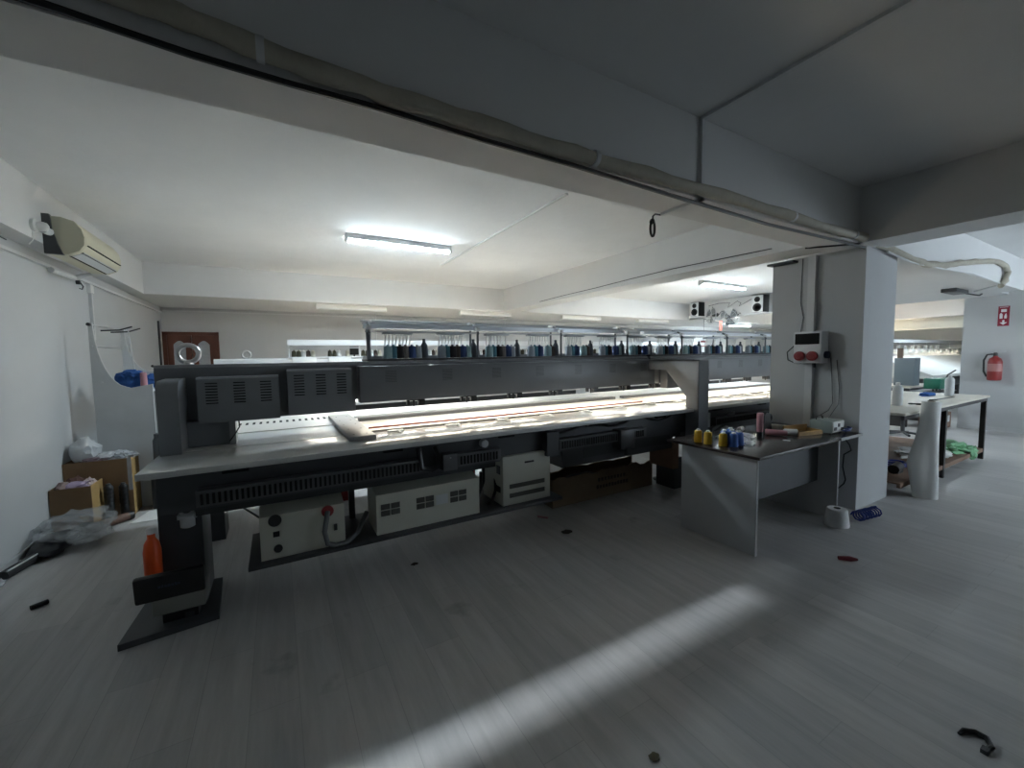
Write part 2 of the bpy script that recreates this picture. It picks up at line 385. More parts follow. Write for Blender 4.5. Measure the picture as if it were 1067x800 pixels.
# ------------------------------------------------------------------ embroidery machine in front (its rear side faces the room)
PITCH = .477
def machine(x0, x1, stations, frames, rail_x0, rail_x1, label, first):
    M = thing('embroidery_machine', label, 'machine', ((x0+x1)/2, 3.4, 0))
    TZ = .93
    # tabletop: grey laminate, with the bed plate behind a dark slot
    tx = -.65 if first else x0
    MB().box(tx, x1, 2.70, 3.22, TZ-.035, TZ, bev=.004).build('tabletop', TABLE, M)
    MB().box(.60 if first else x0, x1, 3.222, 3.338, TZ-.03, TZ-.003).build("table_slot", VOID, M)
    if first:
        MB().box(tx, .42, 3.23, 3.78, TZ-.03, TZ).build('tabletop', TABLE, M)
        MB().box(.42, x1, 3.34, 4.75, TZ-.035, TZ, bev=.003).build('bed_plate', BEDM, M)
        MB().box(tx, .42, 3.80, 4.9, TZ-.03, TZ+.004).build('bed_plate', BEDM, M)
        sl = MB()
        for i in range(17): sl.box(-.42+i*.052, -.40+i*.052, 4.22, 4.34, TZ+.004, TZ+.006)
        sl.build('bed_slots', VOID, M)
        # long pantograph bars lying in the bed
        MB().box(.62, x1-.1, 3.41, 3.43, TZ, TZ+.014).build('pantograph_bar', mat('dull_red_strip', (.20, .07, .06), .6), M)
        MB().box(.62, x1-.1, 3.86, 3.93, TZ, TZ+.03).build('pantograph_bar', DGREY, M)
        MB().box(.62, x1-.1, 4.1, 4.16, TZ, TZ+.02).build('pantograph_bar', STEEL, M)
    else:
        MB().box(tx, x1, 3.34, 4.75, TZ-.035, TZ, bev=.003).build('bed_plate', BEDM, M)
        MB().box(tx, x1, 3.86, 3.93, TZ, TZ+.03).build('pantograph_bar', DGREY, M)
    # clamps along the slot
    for s in stations:
        MB().box(s-.05, s+.07, 3.17, 3.215, TZ, TZ+.008).box(s+.02, s+.035, 3.10, 3.18, TZ, TZ+.006).build('frame_clamp', STEEL, M)
    # apron and frame under the table
    MB().box(tx+.06, x1-.02, 2.84, 2.90, .66, TZ-.035).build('apron', DGREY, M)
    MB().box(tx+.06, x1-.02, 4.3, 4.36, .60, TZ-.035).build('apron', DGREY, M)
    MB().box(tx+.2, x1-.05, 2.92, 3.15, .60, .72).build('frame_channel', DARK, M)
    n = int((x1-tx)/.9)
    for i in range(n+1):
        xx = tx+.35+i*.9
        if xx < x1-.1: MB().box(xx, xx+.13, 2.80, 2.84, TZ-.075, TZ-.055).build('apron_slot', VOID, M)
    # slotted cable duct
    segs = ((-.42, .86), (1.12, 1.48), (2.05, 3.1)) if first else ((x0+.3, x0+1.5),)
    for a, b in segs:
        MB().box(a, b, 2.76, 2.838, .695, .785).build('cable_duct', DUCT, M)
        ds = MB(); k = int((b-a-.03)/.027)
        for i in range(k): ds.box(a+.02+i*.027, a+.033+i*.027, 2.754, 2.762, .708, .768)
        ds.build('duct_slots', VOID, M)
    # main beam
    bx0 = -.69 if first else x0
    MB().prism([(3.42, 1.178), (3.42, 1.455), (3.44, 1.475), (3.62, 1.475), (3.64, 1.455), (3.64, 1.178)], bx0, x1).build('beam', MGREY, M)
    # long cover panel with faint vents
    p0 = .545 if first else x0+.02
    cp = MB().box(p0, x1-.02 if first else x1, 3.30, 3.42, 1.155, 1.44, bev=.006).build('cover_panel', MGREY, M)
    for s in stations:
        vs = MB()
        for k in range(8): vs.box(s-.03, s+.06, 3.2975, 3.301, 1.31+k*.012, 1.314+k*.012)
        vs.build('vent', DGREY, cp)
    if not first:
        bx = MB().box(x0+.03, x0+.36, 3.20, 3.30, 1.10, 1.43, bev=.006).build('vent_box', MGREY2, M)
        for j in range(2):
            v = MB()
            for k in range(3): v.box(x0+.13+j*.1, x0+.19+j*.1, 3.197, 3.202, 1.22+k*.05, 1.255+k*.05)
            v.build('vent', DARK, bx)
    # hook driver blocks hanging under the beam at each head
    for i, s in enumerate(stations):
        MB().box(s+.14, s+.16, 3.305, 3.335, 1.115, 1.156).box(s+.235, s+.29, 3.305, 3.335, 1.108, 1.156).box(s+.14, s+.29, 3.305, 3.335, 1.147, 1.156)\
            .rod((s+.2, 3.32, 1.10), (s+.2, 3.32, 1.147), .009).build('hook_driver', BLACK, M)
        # sewing heads on the far side
        MB().prism([(3.66, 1.12), (3.66, 1.52), (3.95, 1.52), (4.0, 1.35), (3.92, 1.10)], s-.08, s+.16).build('sewing_head', MGREY2, M)
    # strip of work lights under the beam
    l0 = .56 if first else x0+.1
    wl = mat('worklight_led', (1, .95, .85), .4, emit=LED, emcol=(1.0, .90, .73))
    fx = MB().box(l0, x1-.08, 3.425, 3.50, 1.171, 1.178).build('work_light', WHITEP, M)
    MB().box(l0+.02, x1-.10, 3.43, 3.475, 1.160, 1.171).build('led_strip', wl, fx)
    # thread rack
    tr = MB().box(rail_x0, rail_x1, 3.45, 3.72, 1.477, 1.495, bev=.003).build('spool_tray', DGREY, M)
    for f in frames:
        MB().rod((f, 3.47, 1.49), (f, 3.47, 1.73), .011).build('rack_post', POSTM, M)
        MB().rod((f+.03, 3.70, 1.49), (f+.03, 3.70, 1.80), .011).build('rack_post', POSTM, M)
        MB().tube([(f, 3.46, 1.71), (f+.01, 3.50, 1.765), (f+.03, 3.70, 1.82)], .012, 8).build('rack_arm', POSTM, M)
        MB().box(f-.02, f+.02, 3.455, 3.495, 1.735, 1.77, bev=.004).build('rack_clamp', WHITEM, M)
        MB().box(f+.0, f+.06, 3.64, 3.73, 1.80, 1.83, bev=.004).build('rack_clamp', WHITEM, M)
    MB().box(rail_x0, rail_x1, 3.50, 3.535, 1.715, 1.728).build('rack_rail', RAILM, M)
    MB().box(rail_x0, rail_x1, 3.55, 3.62, 1.752, 1.79).build('rack_rail', PALER, M)
    MB().box(rail_x0, rail_x1, 3.63, 3.66, 1.79, 1.805).build('rack_rail', RAILM, M)
    MB().rod((rail_x0, 3.72, 1.825), (rail_x1, 3.72, 1.825), .010).build('rack_rail', RAILM, M)
    for s in stations:
        MB().box(s+.01, s+.26, 3.485, 3.55, 1.70, 1.722, bev=.004).build('guide_block', RAILM, M)
        for k in range(8):
            xx = s+.03+k*.03
            MB().tube([(xx, 3.515, 1.70), (xx+.002, 3.52, 1.66), (xx-.004, 3.53, 1.60)], .0055, 6).build('thread_tube', THREADW, M)
    return M

LED = 16.0
STAT1 = [.77 + i*PITCH for i in range(7)]
STAT2 = [.77 + i*PITCH for i in range(7, 15)]
M1 = machine(-.68, 3.86, STAT1, [.66, 1.634, 2.602, 3.565], .64, 3.86, 'long grey embroidery machine with lit bed and vented rear boxes', True)
M2 = machine(3.90, 8.0, STAT2, [4.535, 5.5, 6.47, 7.44], 3.93, 8.0, 'second grey embroidery machine continuing behind the white column', False)

# end post and details of the front machine
MB().prism([(3.15, .93), (3.15, 1.30), (3.165, 1.35), (3.20, 1.38), (3.44, 1.39), (3.44, .93)], -.635, -.53).build('end_post', MGREY2, M1)
MB().box(-.53, -.30, 3.36, 3.46, .93, 1.10).build('support_bracket', MGREY, M1)
MB().box(-.30, -.265, 3.33, 3.47, .93, 1.10).build('support_bracket', BRACK, M1)  # lit edge of the bracket, put in as a lighter strip
tb = MB().tube([(-.30, 3.32, .955), (-.27, 3.30, 1.0), (-.24, 3.31, 1.05), (-.245, 3.34, 1.09)], .004, 6).build('loose_cable', BLACK, M1)
eb = MB().torus((-.52, 3.5, 1.475+.075), .058, .016, 'y', 24, 8).lathe((-.52, 3.5, 1.475), [(.03, 0), (.03, .012), (.02, .022)], 14).build('lifting_eye', STEEL, M1)
def vent_box(x0, x1, z0, z1, yf):
    o = MB().prism([(yf+.005, z0), (yf, z1-.012), (yf+.012, z1), (3.42, z1), (3.42, z0)], x0, x1).build('vent_box', MGREY2, M1)
    for j in range(3):
        v = MB()
        cx = x0 + (x1-x0)*(.17+.33*j)
        for k in range(8):
            zz = z0 + (z1-z0)*(.42+.062*k)
            v.box(cx-.033, cx+.033, yf-.002, yf+.006, zz, zz+.007)
        v.build('vent', VOID, o)
    return o
MB().box(-.69, .53, 3.425, 3.60, 1.085, 1.18).build('beam_skirt', MGREY, M1)
vent_box(-.459, .004, 1.09, 1.392, 3.29)
vent_box(.059, .489, 1.105, 1.428, 3.30)
# gusset post joining the two machines
pts = [(2.65, .40), (2.65, 1.436), (3.42, 1.436), (3.42, 1.325), (3.06, 1.325), (2.80, 1.05), (2.80, .40)]
MB().prism(pts, 3.735, 3.75).build('gusset_plate', BRACK, M1)
MB().box(3.735, 3.89, 2.645, 2.66, .35, 1.436).box(3.875, 3.89, 2.65, 2.80, .35, 1.436).build('gusset_post', MGREY2, M1)
MB().box(3.735, 3.89, 2.655, 3.42, 1.42, 1.436).build('gusset_cap', MGREY2, M1)
# legs
MB().box(-.635, -.43, 2.99, 3.30, .045, .895, bev=.006).build('leg', DGREY, M1)
MB().box(-.62, -.44, 4.1, 4.36, .0, .895).build('leg', DGREY, M1)
fp = MB().prism([(-.785, 2.775), (-.358, 2.83), (-.385, 3.30), (-.75, 3.35)], .0, .035, 'z').build('foot_plate', DGREY, M1)
MB().box(-.66, -.42, 2.86, 3.05, .09, .20, bev=.01).build('foot_block', mat('dull_foot_grey', (.20, .20, .18), .5), M1)
MB().box(-.62, -.46, 2.88, 3.02, .035, .09).build('foot_spacer', BLACK, M1)
MB().lathe((-.50, 2.90, .035), [(.03, 0), (.03, .03), (.012, .035), (.012, .06)], 12).build('levelling_bolt', DARK, M1)
dp = MB().box(-.70, -.40, 2.735, 2.775, .232, .378, bev=.012, rot=Matrix.Rotation(.12, 3, 'X')).build('display_panel', BLACK, M1)
mk = MB()
for i, (w_, h_) in enumerate(((.010, .012), (.009, .014), (.011, .011), (.009, .013), (.010, .012), (.010, .014), (.008, .012))):
    mk.box(-.60+i*.014, -.60+i*.014+w_, 2.732, 2.736, .305, .305+h_)
mk.build('faint_marking', FAINT, dp)
MB().box(3.76, 3.88, 2.95, 3.2, 0, .35).build('leg', DGREY, M1)
# air regulator on the leg
rg = MB().lathe((-.495, 2.985, .645), [(.042, -.03), (.042, 0)], 16, 'y').box(-.54, -.45, 2.95, 2.99, .585, .61).build('air_regulator', LABEL, M1)
MB().lathe((-.495, 2.955, .645), [(.027, -.004), (.027, 0)], 16, 'y').build('dial', DARK, rg)
MB().lathe((-.495, 2.965, .53), [(.018, 0), (.036, .008), (.036, .07), (.02, .075)], 12).build('filter_bowl', LABEL, rg)
MB().tube([(-.43, 2.97, .63), (-.33, 2.96, .66), (-.22, 2.94, .60), (-.12, 2.94, .50), (-.08, 2.95, .46)], .006, 6).build('air_hose', DUCT, M1)
# shelf under the table and its control boxes
MB().box(-.20, 2.06, 2.74, 3.28, .275, .30, bev=.003).build('shelf', DGREY, M1)
for x in (-.12, .42, 1.40, 2.0):
    MB().box(x, x+.04, 3.2, 3.24, .30, .66).build('shelf_hanger', DARK, M1)
b1 = MB().prism([(2.79, .30), (2.79, .565), (2.95, .60), (3.15, .60), (3.15, .30)], -.135, .335).build('control_box', BOXM, M1)
for q in (MB().lathe((-.055, 2.788, .535), [(.036, -.006), (.036, .004)], 18, 'y'), MB().lathe((-.045, 2.788, .36), [(.024, -.006), (.024, .004)], 18, 'y'), MB().box(-.068, -.034, 2.782, 2.792, .435, .467)):
    q.build('port', BLACK, b1)
MB().lathe((.235, 2.786, .535), [(.036, -.008), (.036, .004)], 18, 'y').build('cable_gland', REDP, b1)
MB().tube([(.235, 2.775, .535), (.225, 2.75, .50), (.21, 2.745, .42), (.225, 2.745, .34), (.27, 2.75, .315), (.34, 2.77, .31), (.42, 2.85, .33), (.5, 2.95, .42)], .016, 8).build('power_cable', DUCT, b1)
MB().box(.268, .288, 2.783, 2.791, .40, .44).build('switch', BLACK, b1)
b2 = MB().prism([(2.79, .30), (2.79, .575), (2.93, .60), (3.10, .60), (3.10, .30)], .535, 1.30).build('control_box', BOXM, M1)
for cx in (.63, .875, 1.13):
    v = MB()
    for i in (0, 1):
        for j in (0, 1): v.box(cx-.065+i*.068, cx-.005+i*.068, 2.786, 2.792, .425+j*.045, .462+j*.045)
    v.build('vent', BOXV, b2)
MB().box(.955, 1.045, 2.786, 2.791, .43, .50).build('label_plate', LABEL, b2)
b3 = MB().box(1.515, 1.975, 2.80, 3.16, .30, .70, bev=.006).build('control_box', BOXM, M1)
MB().box(1.575, 1.915, 2.796, 2.802, .36, .395).build('vent', BOXV, b3); MB().box(1.575, 1.915, 2.796, 2.802, .435, .47).build('vent', BOXV, b3)
MB().box(1.72, 1.81, 2.795, 2.801, .625, .64, bev=.002).build('handle_slot', BLACK, b3)
MB().box(1.511, 1.516, 2.84, 2.93, .40, .45).build('port', BLACK, b3); MB().box(1.511, 1.516, 2.84, 2.90, .55, .62).build('port', BLACK, b3)
for (x, y, z) in ((1.34, 2.95, .34), (1.40, 3.02, .38), (1.45, 2.9, .33)):
    MB().tube([(x-.02, y, .31), (x, y-.03, z), (x+.05, y, z+.08), (x+.09, y+.08, z+.2)], .013, 6).build('cable', BLACK, M1)
# boxes and brackets hanging from the apron
sb = MB().box(1.0, 1.11, 2.74, 2.838, .68, .80, bev=.004).build('switch_box', DUCT, M1)
MB().lathe((1.055, 2.738, .775), [(.005, -.004), (.005, .002)], 10, 'y').build('indicator', WHITE, sb)
MB().tube([(.84, 2.80, .86), (.84, 2.77, .80), (.85, 2.77, .72), (.92, 2.77, .70), (.97, 2.77, .72), (.98, 2.78, .80), (.96, 2.80, .86)], .02, 8).build('cable_loop', BLACK, M1)
MB().lathe((1.36, 2.79, .83), [(.03, 0), (.03, .05)], 14, 'y').build('knob', LABEL, M1)
MB().box(1.92, 2.04, 2.76, 2.838, .66, .86).build('bracket', DGREY, M1)
MB().box(2.72, 2.90, 2.72, 2.838, .62, .80, bev=.004).box(2.79, 2.84, 2.71, 2.75, .56, .64).build('switch_box', DGREY, M1)
MB().box(2.18, 3.66, 2.90, 3.10, .49, .70).build('lower_channel', DGREY, M1)
MB().box(3.645, 3.735, 2.88, 3.2, .26, .56).build('lower_end_box', SHELFW, M1)
MB().box(2.42, 3.6, 2.894, 2.902, .55, .66).build('recess_panel', DARK, M1)
MB().tube([(1.95+.1*i, 2.83-.01*(i % 2), .86-.03*math.sin(i)) for i in range(17)], .014, 6).build('cable', BLACK, M1)

# M2 underside details
fo = MB().lathe((3.93, 3.28, 0), [(.09, 0), (.09, .012), (.05, .02), (.05, .16), (.03, .165), (.012, .17), (.012, .36)], 14).build('levelling_foot', BLACK, M2)
m = MB().box(4.05, 4.16, 2.80, 2.838, .68, .84).build('label_plate', LABEL, M2)
for x in (4.3, 5.6, 7.6): MB().box(x, x+.16, 2.95, 3.25, 0, .895).build('leg', DGREY, M2)
MB().prism([(4.2, .62), (4.62, .78), (4.62, .82), (4.2, .66)], 2.80, 2.84, 'y').build('brace', BRACK, M2)
MB().box(3.95, 7.8, 2.90, 3.1, .49, .70).build('lower_channel', DGREY, M2)

# thread cones along both machines
seq = ['pale teal', 'petrol blue', 'black', 'taupe', 'navy', 'silver grey']
seq2 = ['silver grey', 'petrol blue', 'black', 'dark brown', 'navy', 'pale teal']
allst = STAT1 + STAT2
for i, s in enumerate(allst):
    sq = seq if i % 2 == 0 else seq2
    if i in (3, 4): sq = ['silver grey', 'petrol blue', 'navy', 'black', 'pale teal', 'dark brown']
    near = 'machine top' if i < 7 else 'second machine'
    for k, c in enumerate(sq):
        if i >= 3 and k == 3: continue
        cone('cone', c, (s+.045+k*.052*(.98 if i < 3 else 1.0), 3.50+.012*(k % 2), 1.496),
             '%s thread cone in the %s spool cluster from the big lifting eye' % (c, ordinal(i)), 'thread cones on the grey machines')
    cone('tall', 'charcoal', (s+.365, 3.52, 1.496), 'tall charcoal thread cone ending the %s spool cluster from the big lifting eye' % ordinal(i), 'thread cones on the grey machines')

# loose steel bar across the table
t = thing('steel_bar', 'flat perforated steel bar lying across the table at the start of the lit bed', 'bar', (.495, 3.6, .932))
MB().box(.405, .585, 2.95, 4.25, .9345, .962, bev=.002).build('bar_plate', BRACK, t)
h = MB()
for y in (3.05, 3.3, 3.55, 3.8, 4.05):
    for x in (.45, .54): h.lathe((x, y, .962), [(.007, 0), (.007, .0006)], 8)
h.build('hole', VOID, t)

# ------------------------------------------------------------------ white machine row behind
def rear_machine(x0, x1, y, label, frames, light):
    R = thing('embroidery_machine', label, 'machine', ((x0+x1)/2, y, 0))
    MB().box(x0, x1, y-1.0, y+.9, .895, .93).build('tabletop', BEDM, R)
    MB().box(x0+.1, x1-.1, y-.9, y-.84, .66, .895).build('apron', DGREY, R)
    MB().prism([(y, 1.12), (y, 1.50), (y+.02, 1.52), (y+.22, 1.52), (y+.24, 1.50), (y+.24, 1.12)], x0, x1).build('beam', WHITEM, R)
    for x in (x0+.1, (x0+x1)/2, x1-.25): MB().box(x, x+.16, y-.2, y+.2, 0, .895).box(x, x+.12, y+.02, y+.2, .93, 1.12).build('leg', DGREY, R)
    MB().torus((x0+.36, y+.1, 1.575), .05, .013, 'y', 20, 8).build('lifting_eye', STEEL, R)
    rx = x0+.86
    MB().box(rx, x1, y-.02, y+.2, 1.52, 1.535).build('spool_tray', WHITEM, R)
    MB().box(rx, x1, y-.03, y, 1.70, 1.78).build('rack_rail', WHITEM, R)
    MB().box(rx, x1, y-.04, y-.02, 1.655, 1.675).build('rack_rail', STEEL, R)
    n = int((x1-rx)/.96)
    for i in range(n+1):
        MB().rod((rx+.012+i*.96, y+.02, 1.53), (rx+.012+i*.96, y+.02, 1.72), .012).build('rack_post', WHITEM, R)
    for i in range(int((x1-rx)/.477)):
        MB().box(rx+.05+i*.477, rx+.36+i*.477, y-.05, y+.0, 1.445, 1.525, bev=.004).build('head_cover', WHITEP, R)
    if light:
        fx = MB().box(x0+1.0, x1-.2, y+.08, y+.18, 1.105, 1.12).build('work_light', WHITEP, R)
        MB().box(x0+1.0, x1-.2, y+.10, y+.16, 1.097, 1.105).build('led_strip', mat('worklight_rear_%g' % light, (1, .95, .86), .4, emit=light, emcol=(1.0, .93, .80)), fx)
    return R, rx
R2, rx2 = rear_machine(-.72, 4.6, 6.6, 'white embroidery machine with spool rack in the row behind the grey one', None, 45)
R3, rx3 = rear_machine(4.9, 9.8, 6.6, 'white embroidery machine behind the cross beam, below the wall fan', None, 45)
ci = 0
for i in range(16):
    s = rx2 + .05 + i*.477
    if s > 4.2: s = rx3 + .05 + (i-9)*.477
    if s > 9.6: continue
    for k, c in enumerate(('olive', 'olive', 'white', 'dark brown', 'cream')):
        if k == 3 and i % 2: continue
        cone('small', c, (s+.03+k*.062, 6.68, 1.536), '%s %s thread cone in the %s white rear rack cluster from the door' % ('first' if k != 1 else 'second', c, ordinal(i)) if c == 'olive' else '%s thread cone in the %s white rear rack cluster from the door' % (c, ordinal(i)), 'thread cones on the white rear rack')

# black monitor on the rear row
t = thing('operator_terminal', 'small black screen standing among spools of the white rear rack', 'screen', (1.05, 6.75, 1.52))
MB().box(.99, 1.12, 6.74, 6.78, 1.56, 1.69, bev=.006).build('screen', BLACK, t); MB().rod((1.055, 6.76, 1.536), (1.055, 6.76, 1.60), .012).build('stem', DARK, t)

# ------------------------------------------------------------------ desk by the column
D = thing('desk', 'dark topped grey panel desk standing against the white column', 'desk', (3.8, 1.98, 0))
MB().box(2.955, 4.62, 1.60, 2.40, .728, .75, bev=.003).build('desk_top', DESKT, D)
MB().box(4.2, 4.62, 1.594, 1.60, .726, .751).build('worn_edge', DESKE, D)
MB().box(2.985, 3.008, 1.64, 2.27, .0, .728).build('side_panel', DESKP, D)
MB().box(2.985, 3.008, 1.634, 1.64, .0, .728).build('edge_strip', DESKE, D)
MB().box(4.282, 4.305, 1.65, 2.30, .0, .728).build('side_panel', DESKP, D)
MB().box(4.282, 4.305, 1.644, 1.65, .0, .728).build('edge_strip', DESKE, D)
MB().box(3.008, 4.282, 1.80, 1.818, .315, .728).build('modesty_panel', DGREY, D)

def big_cone(loc, colour, label, r=.033, h=.105, group='thread cones on the desk'):
    t = thing('thread_cone', label, 'thread', loc, group)
    x, y, z = loc
    MB().lathe(loc, [(.01, 0), (r*.96, .003), (r, .012), (r*.9, h*.9), (r*.72, h*.97), (r*.5, h)], 18).build('thread', TH[colour], t)
    MB().lathe((x, y, z+h*.985), [(r*.5, 0), (r*.42, .012), (r*.25, .013)], 12).build('cone_tip', WHITEP, t)
    return t
DZ = .751
big_cone((3.055, 2.165, DZ), 'yellow', 'yellow thread cone on the desk farthest from the blue ones')
big_cone((3.055, 2.075, DZ), 'yellow', 'yellow thread cone in the middle of three on the desk edge')
big_cone((3.09, 1.965, DZ), 'yellow', 'yellow thread cone on the desk touching the blue cones')
for (x, y, lb) in ((3.135, 1.905, 'blue thread cone at the front of the blue cluster on the desk'), (3.225, 1.915, 'blue thread cone beside the clear wrap on the desk'),
                   (3.19, 2.02, 'blue thread cone half hidden behind a yellow cone'), (3.31, 2.04, 'blue thread cone at the back of the blue cluster, showing its pale tip'), (3.24, 1.985, 'blue thread cone in the middle of the blue cluster')):
    big_cone((x, y, DZ), 'blue', lb, .034, .108)
def lying_cone(p, ang, colour, label, r=.03, L=.15, tip=DARK):
    t = thing('thread_cone', label, 'thread', (p[0], p[1], p[2]), 'thread cones on the desk')
    c, s = math.cos(ang), math.sin(ang); z = p[2]+r
    P = lambda u: (p[0]+c*u, p[1]+s*u, z)
    MB().tube([P(-L/2), P(-L/2+.008), P(L/2-.01), P(L/2)], [r*.8, r, r*.86, r*.6], 14).build('thread', TH[colour], t)
    MB().tube([P(L/2), P(L/2+.012)], [r*.45, r*.35], 10).build('cone_tip', WHITEP, t)
    return t
t = thing('thread_cone', 'tall slim pink thread spool standing on the desk on its dark base', 'thread', (3.68, 2.0, DZ), 'thread cones on the desk')
MB().lathe((3.68, 2.0, DZ+.05), [(.022, 0), (.026, .006), (.026, .165), (.018, .17)], 16).build('thread', TH['pink'], t)
MB().lathe((3.68, 2.0, DZ), [(.026, 0), (.026, .05)], 16).build('base', BLACK, t)
lying_cone((3.87, 1.96, DZ), -1.08, 'pink', 'pink thread spool lying on the desk beside the wooden tray', .028, .17)
lying_cone((4.10, 2.06, DZ), -1.08, 'cream', 'cream thread cone lying on the desk behind the wooden tray', .034, .19)
lying_cone((3.99, 1.90, DZ), 2.0, 'white', 'white thread cone lying tip up against the wooden tray', .03, .11)
lying_cone((3.80, 2.24, DZ), .3, 'white', 'white thread cone lying at the rear of the desk by the black holder', .026, .10)
t = thing('tape_holder', 'black tape holder standing at the back of the desk behind the pink spool', 'holder', (3.84, 2.10, DZ))
MB().prism([(3.78, DZ), (3.79, DZ+.16), (3.83, DZ+.19), (3.88, DZ+.17), (3.92, DZ+.02), (3.92, DZ)], 2.09, 2.16, 'y').build('holder_body', BLACK, t)
MB().torus((3.92, 2.12, DZ+.12), .04, .012, 'y', 18, 8).build('reel', DARK, t)
t.location.x += .13
wr = MB()
for k, (x, y, s) in enumerate(((3.36, 1.98, .07), (3.45, 2.05, .09), (3.52, 2.16, .08), (3.40, 2.12, .06), (3.58, 2.05, .06), (3.30, 1.88, .05))):
    wr.blob((x, y, DZ+s*.26), (s, s*.8, s*.45), .5, 2.6, 2, k)
tag(wr.build('plastic_wrap', PLASTIC), 'crumpled clear plastic wrap on the desk beside the blue cones', 'wrap')
tag(MB().blob((3.62, 2.28, DZ+.025), (.055, .04, .04), .3, 2, 2, 9).build('cloth_scrap', DUCT), 'small dark grey crumpled scrap at the rear of the desk', 'scrap')
t = thing('wooden_tray', 'shallow wooden tray with raised sides lying on the desk near the grey device', 'tray', (4.16, 1.88, DZ))
a = Matrix.Rotation(-.25, 3, 'Z'); c = (4.16, 1.88, DZ)
MB().box(4.02, 4.30, 1.80, 1.96, DZ, DZ+.010, rot=a, c=c).build('tray_base', WOOD, t)
MB().box(4.02, 4.30, 1.80, 1.812, DZ+.01, DZ+.035, rot=a, c=c).build('tray_side', WOOD, t)
MB().box(4.02, 4.30, 1.948, 1.96, DZ+.01, DZ+.07, rot=a, c=c).build('tray_side', WOOD, t)
MB().box(4.02, 4.032, 1.812, 1.948, DZ+.01, DZ+.04, rot=a, c=c).build('tray_end', WOOD, t)
MB().box(4.288, 4.30, 1.812, 1.948, DZ+.01, DZ+.04, rot=a, c=c).build('tray_end', WOOD, t)
t = thing('power_supply', 'grey green electronic device on the desk against the column', 'device', (4.44, 1.80, DZ))
MB().box(4.33, 4.56, 1.72, 1.90, DZ+.006, DZ+.115, bev=.006).build('case', DEVG, t)
MB().box(4.34, 4.55, 1.713, 1.721, DZ+.015, DZ+.108).build('front_plate', WHITEP, t)
for (a, b, c, e) in ((4.36, 4.40, .03, .06), (4.43, 4.46, .06, .09), (4.49, 4.53, .02, .05)):
    MB().box(a, b, 1.708, 1.714, DZ+c, DZ+e).build('socket', BLACK, t)
for (x, y) in ((4.35, 1.74), (4.54, 1.74), (4.35, 1.88), (4.54, 1.88)): MB().lathe((x, y, DZ), [(.01, 0), (.01, .008)], 8).build('rubber_foot', BLACK, t)
MB().tube([(4.36, 1.86, DZ+.114), (4.37, 1.86, DZ+.14), (4.42, 1.86, DZ+.155), (4.48, 1.86, DZ+.14), (4.49, 1.86, DZ+.114)], .004, 6).build('lead', BLACK, t)
tag(MB().tube([(4.50+.03*math.cos(k*.9)+.004*k, 1.68+.025*math.sin(k*.9), DZ+.016+.002*k) for k in range(16)], .007, 6).build('coiled_lead', BLUEH), 'coiled blue lead on the desk corner beside the device', 'cable')
tag(MB().lathe((3.72, 1.80, DZ), [(.028, 0), (.028, .004), (.01, .005)], 14).build('metal_disc', STEEL), 'small bright metal disc on the desk before the pink spool', 'disc')
t = thing('scissors', 'black handled tool lying on the desk behind the blue cones', 'tool', (3.42, 2.22, DZ))
MB().box(3.36, 3.52, 2.21, 2.225, DZ, DZ+.012, rot=Matrix.Rotation(.2, 3, 'Z')).build('blade', STEEL, t)
MB().torus((3.54, 2.24, DZ+.008), .022, .007, 'z', 14, 6).build('handle', BLACK, t)

# lead hanging beside the desk
tag(MB().tube([(4.642, 1.73, .76), (4.64, 1.74, .68), (4.643, 1.70, .62), (4.645, 1.685, .57), (4.642, 1.74, .52), (4.642, 1.745, .40), (4.643, 1.72, .28), (4.64, 1.73, .24), (4.62, 1.78, .17), (4.60, 1.84, .13)], .006, 6).build('hanging_lead', BLACK), 'dark wavy lead hanging from the desk end beside the column', 'cable')

# big white cone and blue hose on the floor
t = thing('paper_cone', 'large white thread cone standing on the floor below the desk end', 'cone', (4.13, 1.58, 0))
MB().lathe((4.13, 1.58, 0), [(.06, 0), (.088, .004), (.09, .02), (.075, .14), (.068, .15), (.03, .152)], 24).build('thread', TH['white'], t)
MB().lathe((4.13, 1.58, .1522), [(.024, 0), (.024, .003)], 16).build('core_hole', VOID, t)
hp = []
for k in range(70):
    a = k*.75; hp.append((4.36+.0042*k, 1.52-.0006*k + .045*math.cos(a), .052+.042*math.sin(a)))
tag(MB().tube(hp, .007, 6).build('coiled_hose', BLUEH), 'coiled blue air hose lying at the foot of the white column', 'hose')

# ------------------------------------------------------------------ on the column
t = thing('power_box', 'off-white socket box with two red sockets mounted on the column', 'socket box', (4.55, 2.03, 1.38))
MB().box(4.52, 4.664, 1.905, 2.15, 1.39, 1.70, bev=.008).build('case', WHITEM, t)
MB().box(4.512, 4.522, 1.925, 2.135, 1.575, 1.68, bev=.003).build('window_flap', VOID, t)
for y in (2.085, 1.975):
    s_ = MB().lathe((4.522, y, 1.46), [(.045, 0), (.047, -.012), (.046, -.035), (.036, -.038)], 18, 'x').build('red_socket', REDP, t)
    MB().lathe((4.484, y, 1.46), [(.03, 0), (.028, -.004)], 14, 'x').build('socket_lid', RED, s_)
MB().lathe((4.60, 1.905, 1.47), [(.035, 0), (.035, -.03), (.025, -.035)], 16, 'y').build('blue_socket', mat('dark_blue_plastic', (.02, .035, .07), .4), t)
MB().rod((4.58, 1.99, 1.345), (4.58, 1.99, 1.392), .014).build('gland', DARK, t)
tag(MB().box(4.615, 4.664, 2.02, 2.085, .752, 1.385).box(4.615, 4.664, 2.02, 2.085, 1.705, ZS-.002).build('cable_trunking', PIPEW), 'wide vertical white trunking on the column above the desk', 'trunking')
